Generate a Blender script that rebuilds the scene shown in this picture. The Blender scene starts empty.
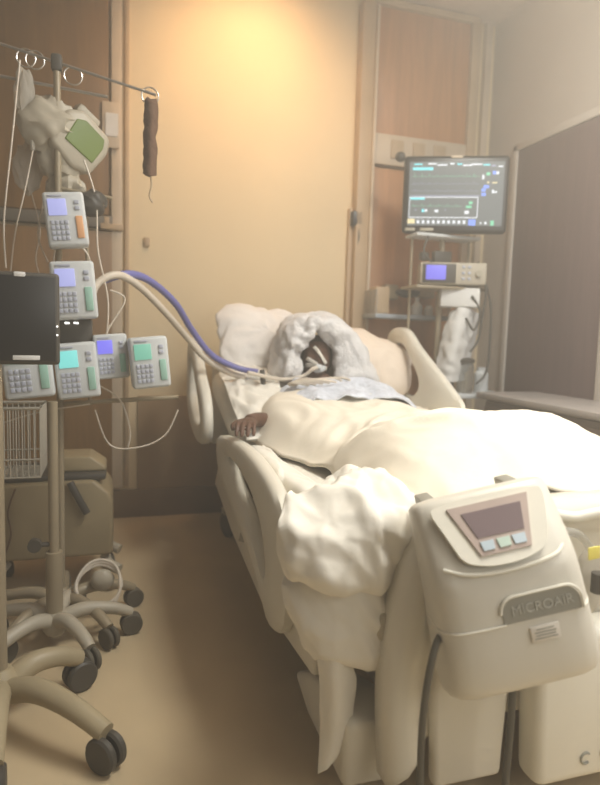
import bpy, bmesh, math, random
from mathutils import Vector, Matrix, noise, Euler
random.seed(7)
S = bpy.context.scene
COL = S.collection
# ------------------------------------------------------------------ camera
H = 1.2; FPX = 600.0
yaw = math.radians(17); pit = math.radians(5.6); rol = math.radians(1.7)
Fv = Vector((math.sin(yaw)*math.cos(pit), math.cos(yaw)*math.cos(pit), -math.sin(pit)))
R0 = Vector((math.cos(yaw), -math.sin(yaw), 0)); U0 = R0.cross(Fv)
Rv = R0*math.cos(rol)+U0*math.sin(rol); Uv = U0*math.cos(rol)-R0*math.sin(rol)
CAM = Vector((0, 0, H))
def at(x, y, ax, v):
    """world point seen at photo pixel (x, y) lying on the plane axis=v"""
    d = Fv+Rv*((x-300)/FPX)-Uv*((y-392.5)/FPX)
    return CAM+d*((v-CAM[ax])/d[ax])
cd = bpy.data.cameras.new('camera'); co = bpy.data.objects.new('camera', cd); COL.objects.link(co)
M3 = Matrix((Rv, Uv, -Fv)).transposed()
co.matrix_world = Matrix.Translation(CAM) @ M3.to_4x4()
cd.sensor_fit = 'VERTICAL'; cd.sensor_height = 36; cd.lens = 36*FPX/785
cd.clip_start = .02
cd.dof.use_dof = True; cd.dof.focus_distance = 1.9; cd.dof.aperture_fstop = 1.9
S.camera = co
S.view_settings.view_transform = 'Standard'; S.view_settings.look = 'None'
S.view_settings.gamma = 1; S.view_settings.use_curve_mapping = False
S.view_settings.exposure = 0.28
# ------------------------------------------------------------------ materials
def mat(name, c, rough=.55, metal=0, var=.08, scale=6, bump=0, bscale=60, emit=None, es=1, trans=0, alpha=1, coat=0):
    m = bpy.data.materials.new(name); m.use_nodes = True
    nt = m.node_tree; b = nt.nodes['Principled BSDF']
    b.inputs['Roughness'].default_value = rough; b.inputs['Metallic'].default_value = metal
    tc = nt.nodes.new('ShaderNodeTexCoord')
    n = nt.nodes.new('ShaderNodeTexNoise'); n.inputs['Scale'].default_value = scale; n.inputs['Detail'].default_value = 5
    nt.links.new(tc.outputs['Object'], n.inputs['Vector'])
    r = nt.nodes.new('ShaderNodeValToRGB')
    r.color_ramp.elements[0].position = .3; r.color_ramp.elements[1].position = .7
    r.color_ramp.elements[0].color = [max(0, v*(1-var)) for v in c]+[1]
    r.color_ramp.elements[1].color = [min(1, v*(1+var)) for v in c]+[1]
    nt.links.new(n.outputs['Fac'], r.inputs['Fac']); nt.links.new(r.outputs['Color'], b.inputs['Base Color'])
    if bump:
        n2 = nt.nodes.new('ShaderNodeTexNoise'); n2.inputs['Scale'].default_value = bscale; n2.inputs['Detail'].default_value = 4
        nt.links.new(tc.outputs['Object'], n2.inputs['Vector'])
        bp = nt.nodes.new('ShaderNodeBump'); bp.inputs['Strength'].default_value = bump; bp.inputs['Distance'].default_value = .01
        nt.links.new(n2.outputs['Fac'], bp.inputs['Height']); nt.links.new(bp.outputs['Normal'], b.inputs['Normal'])
    if emit:
        b.inputs['Emission Color'].default_value = list(emit)+[1]; b.inputs['Emission Strength'].default_value = es
    if trans: b.inputs['Transmission Weight'].default_value = trans; b.inputs['IOR'].default_value = 1.2
    if alpha < 1: b.inputs['Alpha'].default_value = alpha
    if coat: b.inputs['Coat Weight'].default_value = coat
    return m
def wood(name, c1, c2, rough=.45):
    m = mat(name, c1, rough); nt = m.node_tree; b = nt.nodes['Principled BSDF']
    tc = nt.nodes.new('ShaderNodeTexCoord'); mp = nt.nodes.new('ShaderNodeMapping')
    mp.inputs['Scale'].default_value = (9, 9, .7)
    nt.links.new(tc.outputs['Object'], mp.inputs['Vector'])
    n = nt.nodes.new('ShaderNodeTexNoise'); n.inputs['Scale'].default_value = 3; n.inputs['Detail'].default_value = 7
    n.inputs['Distortion'].default_value = .6
    nt.links.new(mp.outputs['Vector'], n.inputs['Vector'])
    r = nt.nodes.new('ShaderNodeValToRGB'); r.color_ramp.elements[0].position = .3; r.color_ramp.elements[1].position = .72
    r.color_ramp.elements[0].color = list(c1)+[1]; r.color_ramp.elements[1].color = list(c2)+[1]
    nt.links.new(n.outputs['Fac'], r.inputs['Fac']); nt.links.new(r.outputs['Color'], b.inputs['Base Color'])
    return m
def floor_mat():
    m = mat('vinyl_floor', (.62, .49, .31), .38, var=.1, scale=2.2, bump=.05, bscale=25)
    return m
W = {
 'wall': mat('painted_wall', (.78, .64, .42), .75, var=.04, scale=1.6, bump=.06, bscale=90),
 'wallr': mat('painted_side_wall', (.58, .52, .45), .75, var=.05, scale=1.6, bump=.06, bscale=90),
 'ceil': mat('ceiling_paint', (.66, .55, .46), .85),
 'floor': floor_mat(),
 'wood': wood('cherry_wood', (.44, .215, .085), (.55, .28, .12)),
 'woodd': wood('dark_cherry_wood', (.20, .11, .04), (.28, .16, .06)),
 'door': wood('cool_toned_door_wood', (.13, .085, .08), (.165, .11, .10)),  # head wall wood again, its less warm light put into the colour
 'tan': mat('tan_trim', (.50, .37, .23), .5),
 'trim': mat('pale_trim', (.60, .49, .36), .5),
 'base': mat('brown_baseboard', (.20, .13, .065), .5),
 'cream': mat('cream_plastic', (.80, .77, .67), .38, var=.03),
 'bedp': mat('bed_plastic', (.74, .70, .60), .42, var=.03),
 'bedd': mat('bed_dark_metal', (.14, .12, .09), .5),
 'bedm': mat('bed_painted_steel', (.42, .38, .29), .45),
 'pump': mat('pump_grey_plastic', (.68, .65, .57), .36, var=.03),
 'pumpd': mat('pump_recess_grey', (.30, .29, .245), .5),
 'white': mat('white_plastic', (.60, .62, .62), .4, var=.03),
 'offw': mat('dimmed_offwhite_plastic', (.46, .41, .32), .45, var=.05),  # off-white darkened to stand in for dim light on the left equipment
 'key': mat('key_grey', (.44, .46, .54), .5),
 'keylab': mat('key_green', (.33, .55, .46), .5),
 'orange': mat('orange_label', (.75, .40, .20), .6),
 'black': mat('black_plastic', (.022, .022, .022), .35),
 'dark': mat('dark_grey_plastic', (.07, .062, .05), .5),
 'rubber': mat('grey_rubber', (.10, .085, .06), .7),
 'strap': mat('dark_brown_cloth', (.13, .07, .04), .85, bump=.5),
 'metal': mat('brushed_steel', (.55, .52, .47), .3, metal=.9),
 'metalw': mat('dimmed_painted_pole', (.33, .27, .18), .4, metal=.1),  # tan paint, darkened further for the dim left side
 'wire': mat('wire_chrome', (.40, .37, .31), .4, metal=.4),
 'faint': mat('faint_lettering', (.46, .46, .41), .5),
 'standp': mat('dimmed_stand_plastic', (.40, .33, .21), .45),  # tan, with the dimness of the left side put into the colour
 'lowband': mat('tan_lower_band', (.36, .25, .14), .6),
 'sheet': mat('white_cotton_sheet', (.86, .82, .73), .85, var=.03, bump=.12, bscale=30),
 'blanket': mat('cream_blanket', (.87, .80, .67), .9, var=.03, bump=.08, bscale=50),
 'towel': mat('white_towel', (.82, .80, .79), .95, var=.06, bump=1, bscale=120),
 'pillow': mat('white_pillowcase', (.84, .80, .76), .9, var=.04, bump=.3, bscale=30),
 'peach': mat('peach_pillowcase', (.84, .72, .60), .9, var=.04, bump=.3, bscale=30),
 'gown': mat('blue_sprigged_gown', (.66, .69, .76), .9, var=.16, scale=45, bump=.5),
 'skin': mat('brown_skin', (.12, .058, .035), .5, var=.12, scale=14, bump=.2, bscale=150),
 'hair': mat('black_hair', (.02, .015, .012), .7, bump=1, bscale=160),
 'tape': mat('white_tape', (.75, .70, .62), .8),
 'tubew': mat('pale_corrugated_tube', (.66, .58, .48), .4),
 'tubeb': mat('blue_corrugated_tube', (.16, .16, .42), .4),
 'clear': mat('clear_plastic', (.72, .72, .70), .15, trans=.75, alpha=.7),
 'bag': mat('translucent_bag', (.62, .58, .50), .3, trans=.35, alpha=.75),
 'green': mat('green_display', (.10, .13, .03), .2, emit=(.16, .22, .04), es=.35),
 'cord': mat('grey_cord', (.10, .09, .065), .6),
 'beige': mat('dimmed_beige_enclosure', (.33, .26, .15), .45, var=.06),  # beige, weak light on the left darkened into the tone
 'yellow': mat('yellow_tag', (.80, .70, .15), .6),
 'jar': mat('canister_glass', (.6, .62, .6), .1, trans=.8, alpha=.65),
 'paper': mat('white_paper', (.75, .74, .71), .8),
 'shelf': mat('blue_grey_shelf', (.36, .40, .44), .4),
 'counter': mat('grey_counter', (.40, .36, .33), .45),
 'countb': mat('counter_front', (.30, .24, .19), .5),
}
def emi(name, c, s): return mat(name, [v*.3 for v in c], .4, var=0, emit=c, es=s)
E = {
 'scr': emi('monitor_screen_grey', (.13, .14, .135), 1.0), 'cy': emi('cyan_bar', (.25, .85, .9), .8),
 'wh': emi('white_text', (.9, .92, .95), .8), 'bl': emi('blue_text', (.22, .35, .95), .9),
 'gr': emi('green_text', (.25, .75, .45), .7), 'ye': emi('amber_text', (.95, .8, .45), .8), 'li': emi('grey_line', (.45, .46, .62), .6),
 'purple': emi('purple_display', (.22, .20, .85), .85), 'lav': emi('lavender_display', (.50, .52, .92), .65),
 'teal': emi('teal_display', (.25, .78, .72), .75), 'mint': emi('mint_display', (.25, .62, .45), .6),
 'led': emi('white_indicator', (1, .97, .9), 1.6), 'gled': emi('green_indicator', (.3, 1, .4), 1.2),
 'lamp': emi('warm_lamp_glass', (1, .72, .35), 3), 'lampw': emi('lamp_diffuser', (1, .93, .8), 2),
 'pscreen': mat('maroon_display', (.16, .12, .12), .25, emit=(.20, .15, .15), es=.3),
 'pbtn': mat('pale_green_button', (.55, .68, .6), .4), 'pbtn2': mat('pale_blue_button', (.55, .65, .72), .4), 'pframe': mat('display_frame', (.52, .42, .37), .4),
}
# ------------------------------------------------------------------ mesh helpers
WM = {}
class B:
    def __init__(s): s.bm = bmesh.new(); s.mats = []; s.cur = 0
    def use(s, m):
        if m not in s.mats: s.mats.append(m)
        s.cur = s.mats.index(m); return s
    def _add(s, verts, faces):
        vs = [s.bm.verts.new(v) for v in verts]; out = []
        for f in faces:
            try: fc = s.bm.faces.new([vs[i] for i in f]); fc.material_index = s.cur; fc.smooth = True; out.append(fc)
            except ValueError: pass
        return vs, out
    def box(s, c, d, bev=0, rot=None, seg=2):
        t = bmesh.new(); bmesh.ops.create_cube(t, size=1)
        for v in t.verts: v.co = Vector((v.co.x*d[0], v.co.y*d[1], v.co.z*d[2]))
        if bev:
            bmesh.ops.bevel(t, geom=t.edges[:], offset=min(bev, min(d)*.49), segments=seg, profile=.5, affect='EDGES')
        m = Matrix.Translation(c)
        if rot is not None: m = m @ Euler(rot).to_matrix().to_4x4()
        for v in t.verts: v.co = m @ v.co
        s.merge(t); return s
    def merge(s, t):
        idx = {v: i for i, v in enumerate(t.verts)}
        s._add([v.co.copy() for v in t.verts], [[idx[v] for v in f.verts] for f in t.faces]); t.free()
    def prism(s, pts, axis, a, b, bev=0, seg=3):
        """polygon pts (2D) extruded along axis from a to b"""
        def P(p, w):
            return {0: Vector((w, p[0], p[1])), 1: Vector((p[0], w, p[1])), 2: Vector((p[0], p[1], w))}[axis]
        t = bmesh.new(); n = len(pts)
        A = [t.verts.new(P(p, a)) for p in pts]; Bv = [t.verts.new(P(p, b)) for p in pts]
        t.faces.new(A); t.faces.new(Bv[::-1])
        for i in range(n): t.faces.new([A[i], Bv[i], Bv[(i+1) % n], A[(i+1) % n]])
        bmesh.ops.recalc_face_normals(t, faces=t.faces[:])
        if bev:
            ed = [e for e in t.edges if e.calc_face_angle(0) > .35]
            bmesh.ops.bevel(t, geom=ed, offset=bev, segments=seg, profile=.5, affect='EDGES')
        s.merge(t); return s
    def tube(s, pts, r, seg=10, sub=0, cap=True, rings=0):
        pts = [Vector(p) for p in pts]
        if sub: pts = spline(pts, sub)
        n = len(pts); rr = r if callable(r) else (lambda t: r)
        up = Vector((0, 0, 1)); vs = []
        T0 = (pts[1]-pts[0]).normalized()
        nrm = T0.cross(up) if abs(T0.z) < .95 else T0.cross(Vector((1, 0, 0)))
        nrm.normalize()
        for i in range(n):
            T = (pts[min(i+1, n-1)]-pts[max(i-1, 0)]).normalized()
            nrm = (nrm-T*nrm.dot(T)).normalized(); bn = T.cross(nrm)
            R = rr(i/(n-1))
            if rings: R *= 1+.12*math.sin(i*math.pi)if False else (1.10 if i % 2 else .9)
            for k in range(seg):
                a = 2*math.pi*k/seg; vs.append(pts[i]+(nrm*math.cos(a)+bn*math.sin(a))*R)
        fs = [[i*seg+k, i*seg+(k+1) % seg, (i+1)*seg+(k+1) % seg, (i+1)*seg+k] for i in range(n-1) for k in range(seg)]
        if cap: fs += [list(range(seg))[::-1], [(n-1)*seg+k for k in range(seg)]]
        s._add(vs, fs); return s
    def cyl(s, p0, p1, r, seg=20): return s.tube([p0, p1], r, seg)
    def lathe(s, c, prof, axis=(0, 0, 1), seg=24):
        """prof = [(r, h)] along axis"""
        ax = Vector(axis).normalized(); q = Vector((0, 0, 1)).rotation_difference(ax)
        vs = [Vector(c)+q @ Vector((r*math.cos(2*math.pi*k/seg), r*math.sin(2*math.pi*k/seg), h)) for r, h in prof for k in range(seg)]
        n = len(prof)
        fs = [[i*seg+k, i*seg+(k+1) % seg, (i+1)*seg+(k+1) % seg, (i+1)*seg+k] for i in range(n-1) for k in range(seg)]
        fs += [list(range(seg))[::-1], [(n-1)*seg+k for k in range(seg)]]
        s._add(vs, fs); return s
    def sph(s, c, r, seg=20, fn=None):
        r = (r, r, r) if isinstance(r, (int, float)) else r
        t = bmesh.new(); bmesh.ops.create_uvsphere(t, u_segments=seg, v_segments=seg//2+2, radius=1)
        for v in t.verts:
            n = v.co.copy(); p = Vector((n.x*r[0], n.y*r[1], n.z*r[2]))
            if fn: p = fn(n, p)
            v.co = p+Vector(c)
        s.merge(t); return s
    def grid(s, P, closed=False):
        """P[i][j] points"""
        n, m = len(P), len(P[0]); vs = [p for row in P for p in row]
        jr = m if closed else m-1
        s._add(vs, [[i*m+j, i*m+(j+1) % m, (i+1)*m+(j+1) % m, (i+1)*m+j] for i in range(n-1) for j in range(jr)]); return s
    def build(s, name, m=None, parent=None, origin=None, xf=None, kind=None, sharp=35, mods=()):
        if xf is not None:
            for v in s.bm.verts: v.co = xf @ v.co
        bmesh.ops.recalc_face_normals(s.bm, faces=s.bm.faces[:])
        if sharp:
            for e in s.bm.edges:
                if len(e.link_faces) == 2 and e.calc_face_angle(0) > math.radians(sharp): e.smooth = False
        me = bpy.data.meshes.new(name); s.bm.to_mesh(me); s.bm.free()
        for q in (s.mats or [m]): me.materials.append(q)
        if m is not None and not s.mats: pass
        o = bpy.data.objects.new(name, me); COL.objects.link(o)
        if parent is not None:
            pm = WM[parent.name]; me.transform(pm.inverted()); o.parent = parent; WM[o.name] = pm.copy()
        else:
            xs = [v.co for v in me.vertices]
            if origin is None:
                origin = Vector(((min(v.x for v in xs)+max(v.x for v in xs))/2, (min(v.y for v in xs)+max(v.y for v in xs))/2, min(v.z for v in xs)))
            T = Matrix.Translation(origin); me.transform(T.inverted()); o.location = origin; WM[o.name] = T
        if kind: o['kind'] = kind
        for md in mods: md(o)
        return o
def thing(name, label, cat, loc, rotz=0, group=None, rot=None):
    o = bpy.data.objects.new(name, None); COL.objects.link(o); o.empty_display_size = .1
    e = Euler(rot) if rot else Euler((0, 0, rotz))
    o.location = loc; o.rotation_euler = e
    WM[o.name] = Matrix.Translation(loc) @ e.to_matrix().to_4x4()
    o['label'] = label; o['category'] = cat
    if group: o['group'] = group
    return o
def tag(o, label, cat, group=None):
    o['label'] = label; o['category'] = cat
    if group: o['group'] = group
    return o
def spline(p, sub):
    out = []; n = len(p)
    for i in range(n-1):
        a, b, c, d = p[max(i-1, 0)], p[i], p[i+1], p[min(i+2, n-1)]
        for k in range(sub):
            t = k/sub
            out.append(.5*((2*b)+(c-a)*t+(2*a-5*b+4*c-d)*t*t+(3*b-a-3*c+d)*t**3))
    out.append(p[-1]); return out
def loft(ctrl, nu, nv, closed=False):
    rows = []
    for r in ctrl:
        r = [Vector(p) for p in r]
        if closed:
            r2 = [r[-1]]+r+[r[0], r[1]]
            sp = spline(r2, nu)[nu:-nu-0]; sp = sp[:len(r)*nu]
        else: sp = spline(r, nu)
        rows.append(sp)
    cols = [spline([rw[j] for rw in rows], nv) for j in range(len(rows[0]))]
    return [[cols[j][i] for j in range(len(cols))] for i in range(len(cols[0]))]
def wrinkle(P, amp, f=6, stretch=(1, 1, 1), ridge=True, seed=0, closed=False):
    n, m = len(P), len(P[0]); out = []
    for i in range(n):
        row = []
        for j in range(m):
            a = P[min(i+1, n-1)][j]-P[max(i-1, 0)][j]
            if closed: b = P[i][(j+1) % m]-P[i][(j-1) % m]
            else: b = P[i][min(j+1, m-1)]-P[i][max(j-1, 0)]
            nn = a.cross(b); nn = nn.normalized() if nn.length > 1e-9 else Vector((0, 0, 1))
            p = P[i][j]; q = Vector((p.x*stretch[0]*f+seed, p.y*stretch[1]*f+seed*2, p.z*stretch[2]*f))
            w = q+noise.noise_vector(q*.6)*.8
            v = (1-2*abs(noise.noise(w))) if ridge else noise.noise(w)
            v = v*.7+.5*(1-2*abs(noise.noise(w*2.1+Vector((9, 3, 1)))))*.5
            row.append(p+nn*(v-.35)*amp)
        out.append(row)
    return out
def solid(t):
    def f(o):
        md = o.modifiers.new('solid', 'SOLIDIFY'); md.thickness = t; md.offset = 0
    return f
def subd(l):
    def f(o):
        md = o.modifiers.new('sub', 'SUBSURF'); md.levels = l; md.render_levels = l
    return f
# ------------------------------------------------------------------ room
XL, XR, YF, YB, ZC = -2.2, 2.56, -1.0, 3.9, 3.4
B().box(((XL+XR)/2, (YF+YB)/2, -.05), (XR-XL+.4, YB-YF+.4, .1)).build('floor', W['floor'], kind='structure')
B().box(((XL+XR)/2, (YF+YB)/2, ZC+.05), (XR-XL+.4, YB-YF+.4, .1)).build('ceiling', W['ceil'], kind='structure')
B().box(((XL+XR)/2, YB+.06, ZC/2), (XR-XL+.3, .12, ZC)).build('wall_back', W['wall'], kind='structure')
B().box((XR+.06, (YF+YB)/2, ZC/2), (.12, YB-YF, ZC)).build('wall_right', W['wallr'], kind='structure')
B().box((XL-.06, (YF+YB)/2, ZC/2), (.12, YB-YF, ZC)).build('wall_left', W['wallr'], kind='structure')
# brown baseboard
B().box(((XL+XR)/2, YB-.01, .09), (XR-XL-.02, .02, .18), .004).build('baseboard_back', W['base'], kind='structure')
B().box((.80, YB-.008, .48), (1.36, .016, .60), .004).build('trim_6', W['lowband'], kind='structure')  # thin brown band across the lower head wall
# left edge trims beside the dark panel
B().box((-.005, YB-.02, (ZC+.2)/2+.0), (.06, .04, ZC-.2), .004).build('trim_1', W['trim'], kind='structure')
B().box((.055, YB-.012, (ZC+.2)/2), (.025, .024, ZC-.2), .004).build('trim_2', W['tan'], kind='structure')
# corner strip
B().box((2.49, YB-.02, ZC/2+.1), (.05, .04, ZC-.2), .004).build('trim_3', W['trim'], kind='structure')
# left head wall unit (dark wood)
u = thing('wood_wall_unit', 'dark brown wood wall panel behind the drip pole and infusion pumps', 'wall panel', (-.95, YB-.03, .2))
B().box((-.52, YB-.025, 2.62), (.94, .05, 1.5), .004).build('upper_panel', W['woodd'], u)
B().box((-1.5, YB-.025, 2.62), (.96, .05, 1.5), .004).build('upper_panel', W['woodd'], u)
B().box((-1.0, YB-.03, 1.83), (1.94, .06, .07), .004).build('rail', W['bedd'], u)
B().box((-1.0, YB-.02, 1.0), (1.94, .04, 1.55), .004).build('lower_panel', W['woodd'], u)
# right column
u = thing('wood_wall_unit', 'tall reddish brown wood headwall unit in a tan frame behind the patient monitor', 'wall unit', (1.98, YB-.04, 0))
f = B()
f.box((1.565, YB-.045, 1.68), (.09, .09, 3.36), .006); f.box((2.36, YB-.045, 1.68), (.07, .09, 3.36), .006)
f.box((1.96, YB-.045, 3.37), (.85, .09, .04), .004)
f.build('frame', W['tan'], u)
B().box((1.62, YB-.055, 1.68), (.02, .11, 3.3), .004).build('edge_strip', W['trim'], u)
B().box((1.98, YB-.03, 2.95), (.70, .05, .80), .004).build('wood_panel', W['wood'], u)
B().box((1.98, YB-.03, 1.18), (.70, .05, 2.30), .004).build('wood_panel', W['wood'], u)
sp = B().box((1.98, YB-.045, 2.445), (.70, .07, .2), .006).build('service_strip', W['trim'], u)
for i, x in enumerate((1.80, 1.96, 2.12)):
    B().box((x, YB-.085, 2.45), (.09, .012, .12), .004).build('outlet_plate', W['tan'], sp)
# door on right wall
d = B()
d.box((XR-.015, 3.10, 1.22), (.03, .82, 2.44), .004)
d.build('door_1', W['door'], kind='structure')
t4 = B(); t4.box((XR-.02, 3.535, 1.24), (.04, .05, 2.48), .006); t4.box((XR-.02, 2.665, 1.24), (.04, .05, 2.48), .006); t4.box((XR-.02, 3.10, 2.465), (.04, .92, .05), .006)
t4.build('trim_4', W['wallr'], kind='structure')
# counter
c = thing('counter', 'grey counter along the right wall below the dark door, behind the blanket', 'counter', (2.32, 2.4, 0))
B().box((2.325, 2.16, .86), (.45, 2.06, .04), .01).build('counter_top', W['counter'], c)
B().box((2.345, 2.16, .44), (.39, 2.0, .78), .01).build('cabinet_body', W['countb'], c)
B().box((2.535, 2.05, .90), (.03, .7, .05), .008).build('splash_strip', W['white'], c)
for y in (1.4, 1.9, 2.4, 2.9):
    dd = B().box((2.142, y, .44), (.018, .48, .72), .006).build('cabinet_door', W['countb'], c)
    B().cyl((2.12, y+.18, .66), (2.12, y+.18, .76), .006).build('handle', W['metal'], dd)
# little things on head wall
p = at(147, 242, 1, YB-.01)
tag(B().box(p, (.035, .02, .055), .005).build('wall_socket', W['tan']), 'tiny brown wall socket low on the plain cream wall under the hanging dark strap', 'socket')
p = at(112, 227, 1, YB-.05)
o = B().box(p, (.13, .03, .035), .006); o.box(p+Vector((-.03, .0, .03)), (.03, .03, .05), .004)
tag(o.build('wall_bracket', W['tan']), 'small tan bracket fixed across the trim at the left wall panel edge', 'bracket')
p = at(111, 125, 1, YB-.06)
t = thing('paper_notice', 'small pale card on the trim beside the green screen', 'notice', p)
B().box(p, (.10, .012, .26), .003).build('holder', W['trim'], t); B().box(p+Vector((.005, -.009, 0)), (.07, .006, .13)).build('card', W['paper'], t)
p = at(356, 219, 1, YB-.05)
t = thing('wall_hook', 'black square wall hook with a short dangling cord left of the wood column', 'hook', p)
B().box(p, (.075, .08, .10), .012).build('hook_body', W['black'], t)
B().tube([p+Vector((0, -.03, -.04)), p+Vector((.01, -.035, -.12)), p+Vector((0, -.03, -.2)), p+Vector((.015, -.03, -.28))], .008, 8, 5).build('cord', W['dark'], t)
B().box((1.505, YB-.02, 1.1), (.03, .04, 1.9), .004).build('trim_5', W['tan'], kind='structure')
# ------------------------------------------------------------------ bed
bed = thing('hospital_bed', 'beige adjustable hospital bed with curved side rails, head against the wall', 'hospital bed', (1.08, 2.45, 0))
def bp(b, name, m, parent=None, **k): return b.build(name, m, parent or bed, **k)
b = B()
b.box((1.08, 2.35, .50), (.96, 2.2, .08), .02); b.box((1.08, 3.4, .62), (.92, .9, .05), .015, rot=(.28, 0, 0))
bp(b, 'deck_frame', W['bedm'])
b = B(); b.box((1.08, 2.4, .20), (.70, 1.9, .10), .03); b.box((1.08, 1.45, .16), (.9, .12, .1), .03); b.box((1.08, 3.4, .16), (.9, .12, .1), .03)
bp(b, 'base_frame', W['bedp'])
b = B()
for y in (1.75, 3.0): b.box((1.08, y, .35), (.45, .16, .25), .03)
b.box((1.08, 2.4, .40), (.6, .9, .12), .03)
bp(b, 'lift_column', W['bedd'])
# side skirt panel visible on the left
b = B(); b.prism([(1.42, .30), (1.40, .47), (1.55, .50), (3.0, .52), (3.1, .40), (2.6, .30), (2.0, .24)], 0, .49, .53, .012)
bp(b, 'side_skirt', W['bedp'])
b = B(); b.prism([(1.30, .06), (1.29, .24), (1.38, .27), (1.47, .24), (1.60, .20), (1.75, .12), (1.6, .07)], 0, .54, .68, .02)
bp(b, 'foot_bumper', W['bedp'])
b = B(); b.prism([(1.30, .10), (1.28, .46), (1.42, .47), (1.47, .30), (1.60, .24), (1.75, .12), (1.6, .07)], 0, 1.5, 1.63, .02)
bp(b, 'foot_bumper', W['bedp'])
def wheel(c, r, w, parent, name='caster', yawa=0, fork=True, m=None, hubm=None):
    ax = Vector((math.cos(yawa), math.sin(yawa), 0)); c = Vector(c)
    b = B()
    prof = [(r*.35, -w/2), (r*.8, -w/2), (r, -w/3), (r, w/3), (r*.8, w/2), (r*.35, w/2)]
    b.lathe(c, prof, ax, 20)
    o = b.build(name, m or W['rubber'], parent)
    return o
for x in (.62, 1.54):
    for y in (1.45, 3.4):
        w = wheel((x, y, .075), .075, .04, bed, yawa=.3)
        b = B(); b.cyl((x, y, .12), (x, y, .2), .02); b.box((x, y, .155), (.07, .09, .03), .01); bp(b, 'fork', W['bedm'], w)
# side rails: outline polygon with a slot, in the y-z plane
def rail(name, xc, outer, inner, th, lean=0, nose=.012, curve=None):
    n = 48
    def smooth(pl):
        pl = [Vector((0, p[0], p[1])) for p in pl]; k = len(pl)
        q = spline([pl[-1]]+pl+[pl[0], pl[1]], 12)[12:-12]
        q = q[:k*12]
        L = [0]
        for i in range(len(q)): L.append(L[-1]+(q[(i+1) % len(q)]-q[i]).length)
        out = []
        for s_ in range(n):
            d = L[-1]*s_/n; i = 0
            while L[i+1] < d: i += 1
            t = (d-L[i])/max(1e-9, L[i+1]-L[i]); out.append(q[i].lerp(q[(i+1) % len(q)], t))
        return out
    O, I = smooth(outer), smooth(inner)
    cy = sum(p.y for p in I)/n; cz = sum(p.z for p in I)/n
    # align the inner ring to the outer by angle
    best = min(range(n), key=lambda s_: sum((O[i]-I[(i+s_) % n]).length for i in range(n)))
    I = [I[(i+best) % n] for i in range(n)]
    X = lambda p, dx: Vector((xc+dx+lean*(p.z-.5)+(curve(p) if curve else 0), p.y, p.z))
    rings = []
    h = th/2
    for t, dx in ((0, -h*.5), (.09, -h), (.5, -h*1.25), (.91, -h), (1, -h*.5), (1, h*.5), (.91, h), (.5, h*1.1), (.09, h), (0, h*.5)):
        rings.append([X(O[i].lerp(I[i], t), dx) for i in range(n)])
    rings.append(rings[0])
    b = B(); b.grid(rings, closed=True)
    bmesh.ops.remove_doubles(b.bm, verts=b.bm.verts[:], dist=1e-5)
    return b.build(name, W['bedp'], bed, sharp=50)
rail('side_rail', .47, [(2.78, .70), (2.45, .755), (2.1, .77), (1.75, .735), (1.60, .65), (1.57, .48), (1.60, .34), (1.72, .30), (1.84, .36), (2.1, .43), (2.45, .50), (2.72, .56)],
     [(2.48, .675), (2.3, .68), (2.05, .65), (1.86, .57), (1.78, .46), (1.82, .42), (1.9, .46), (2.1, .545), (2.35, .60), (2.5, .65)], .055)
rail('side_rail', .41, [(3.5, 1.10), (3.42, 1.16), (3.25, 1.12), (3.05, .98), (2.86, .88), (2.80, .76), (2.86, .66), (3.1, .64), (3.38, .70), (3.5, .82)],
     [(3.38, 1.04), (3.3, 1.04), (3.15, .94), (3.0, .84), (2.93, .77), (2.96, .74), (3.1, .73), (3.25, .77), (3.38, .84), (3.40, .94)], .05)
rail('side_rail', 1.66, [(3.5, 1.18), (3.42, 1.25), (3.25, 1.24), (3.1, 1.14), (2.75, .95), (2.62, .86), (2.62, .76), (2.72, .72), (3.0, .72), (3.38, .74), (3.5, .84)],
     [(3.42, 1.12), (3.36, 1.16), (3.26, 1.14), (3.15, 1.04), (3.08, .96), (3.08, .90), (3.14, .86), (3.22, .86), (3.34, .88), (3.41, .97)], .05)
rail('side_rail', 1.66, [(2.5, .68), (2.3, .72), (2.1, .72), (1.75, .68), (1.60, .6), (1.57, .48), (1.60, .34), (1.72, .30), (1.84, .36), (2.1, .40), (2.45, .44), (2.56, .52)],
     [(2.4, .60), (2.3, .61), (2.05, .60), (1.86, .57), (1.78, .46), (1.82, .42), (1.9, .46), (2.1, .49), (2.35, .50), (2.42, .55)], .05)
# rail hinge arms
for y in (1.72, 2.35): b = B(); b.tube([(.52, y, .48), (.50, y-.03, .42), (.48, y-.05, .36)], .018, 10, 4); bp(b, 'rail_arm', W['bedm'])
b = B(); b.tube([(.515, 1.52, .50), (.515, 1.60, .40), (.515, 1.75, .33)], .012, 8, 4); bp(b, 'release_bar', W['bedm'])
# headboard
b = B(); b.prism([(.56, .5), (.56, 1.0), (.68, 1.12), (1.48, 1.12), (1.6, 1.0), (1.6, .5)], 1, 3.68, 3.72, .012)
bp(b, 'headboard', W['bedp'])
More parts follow.
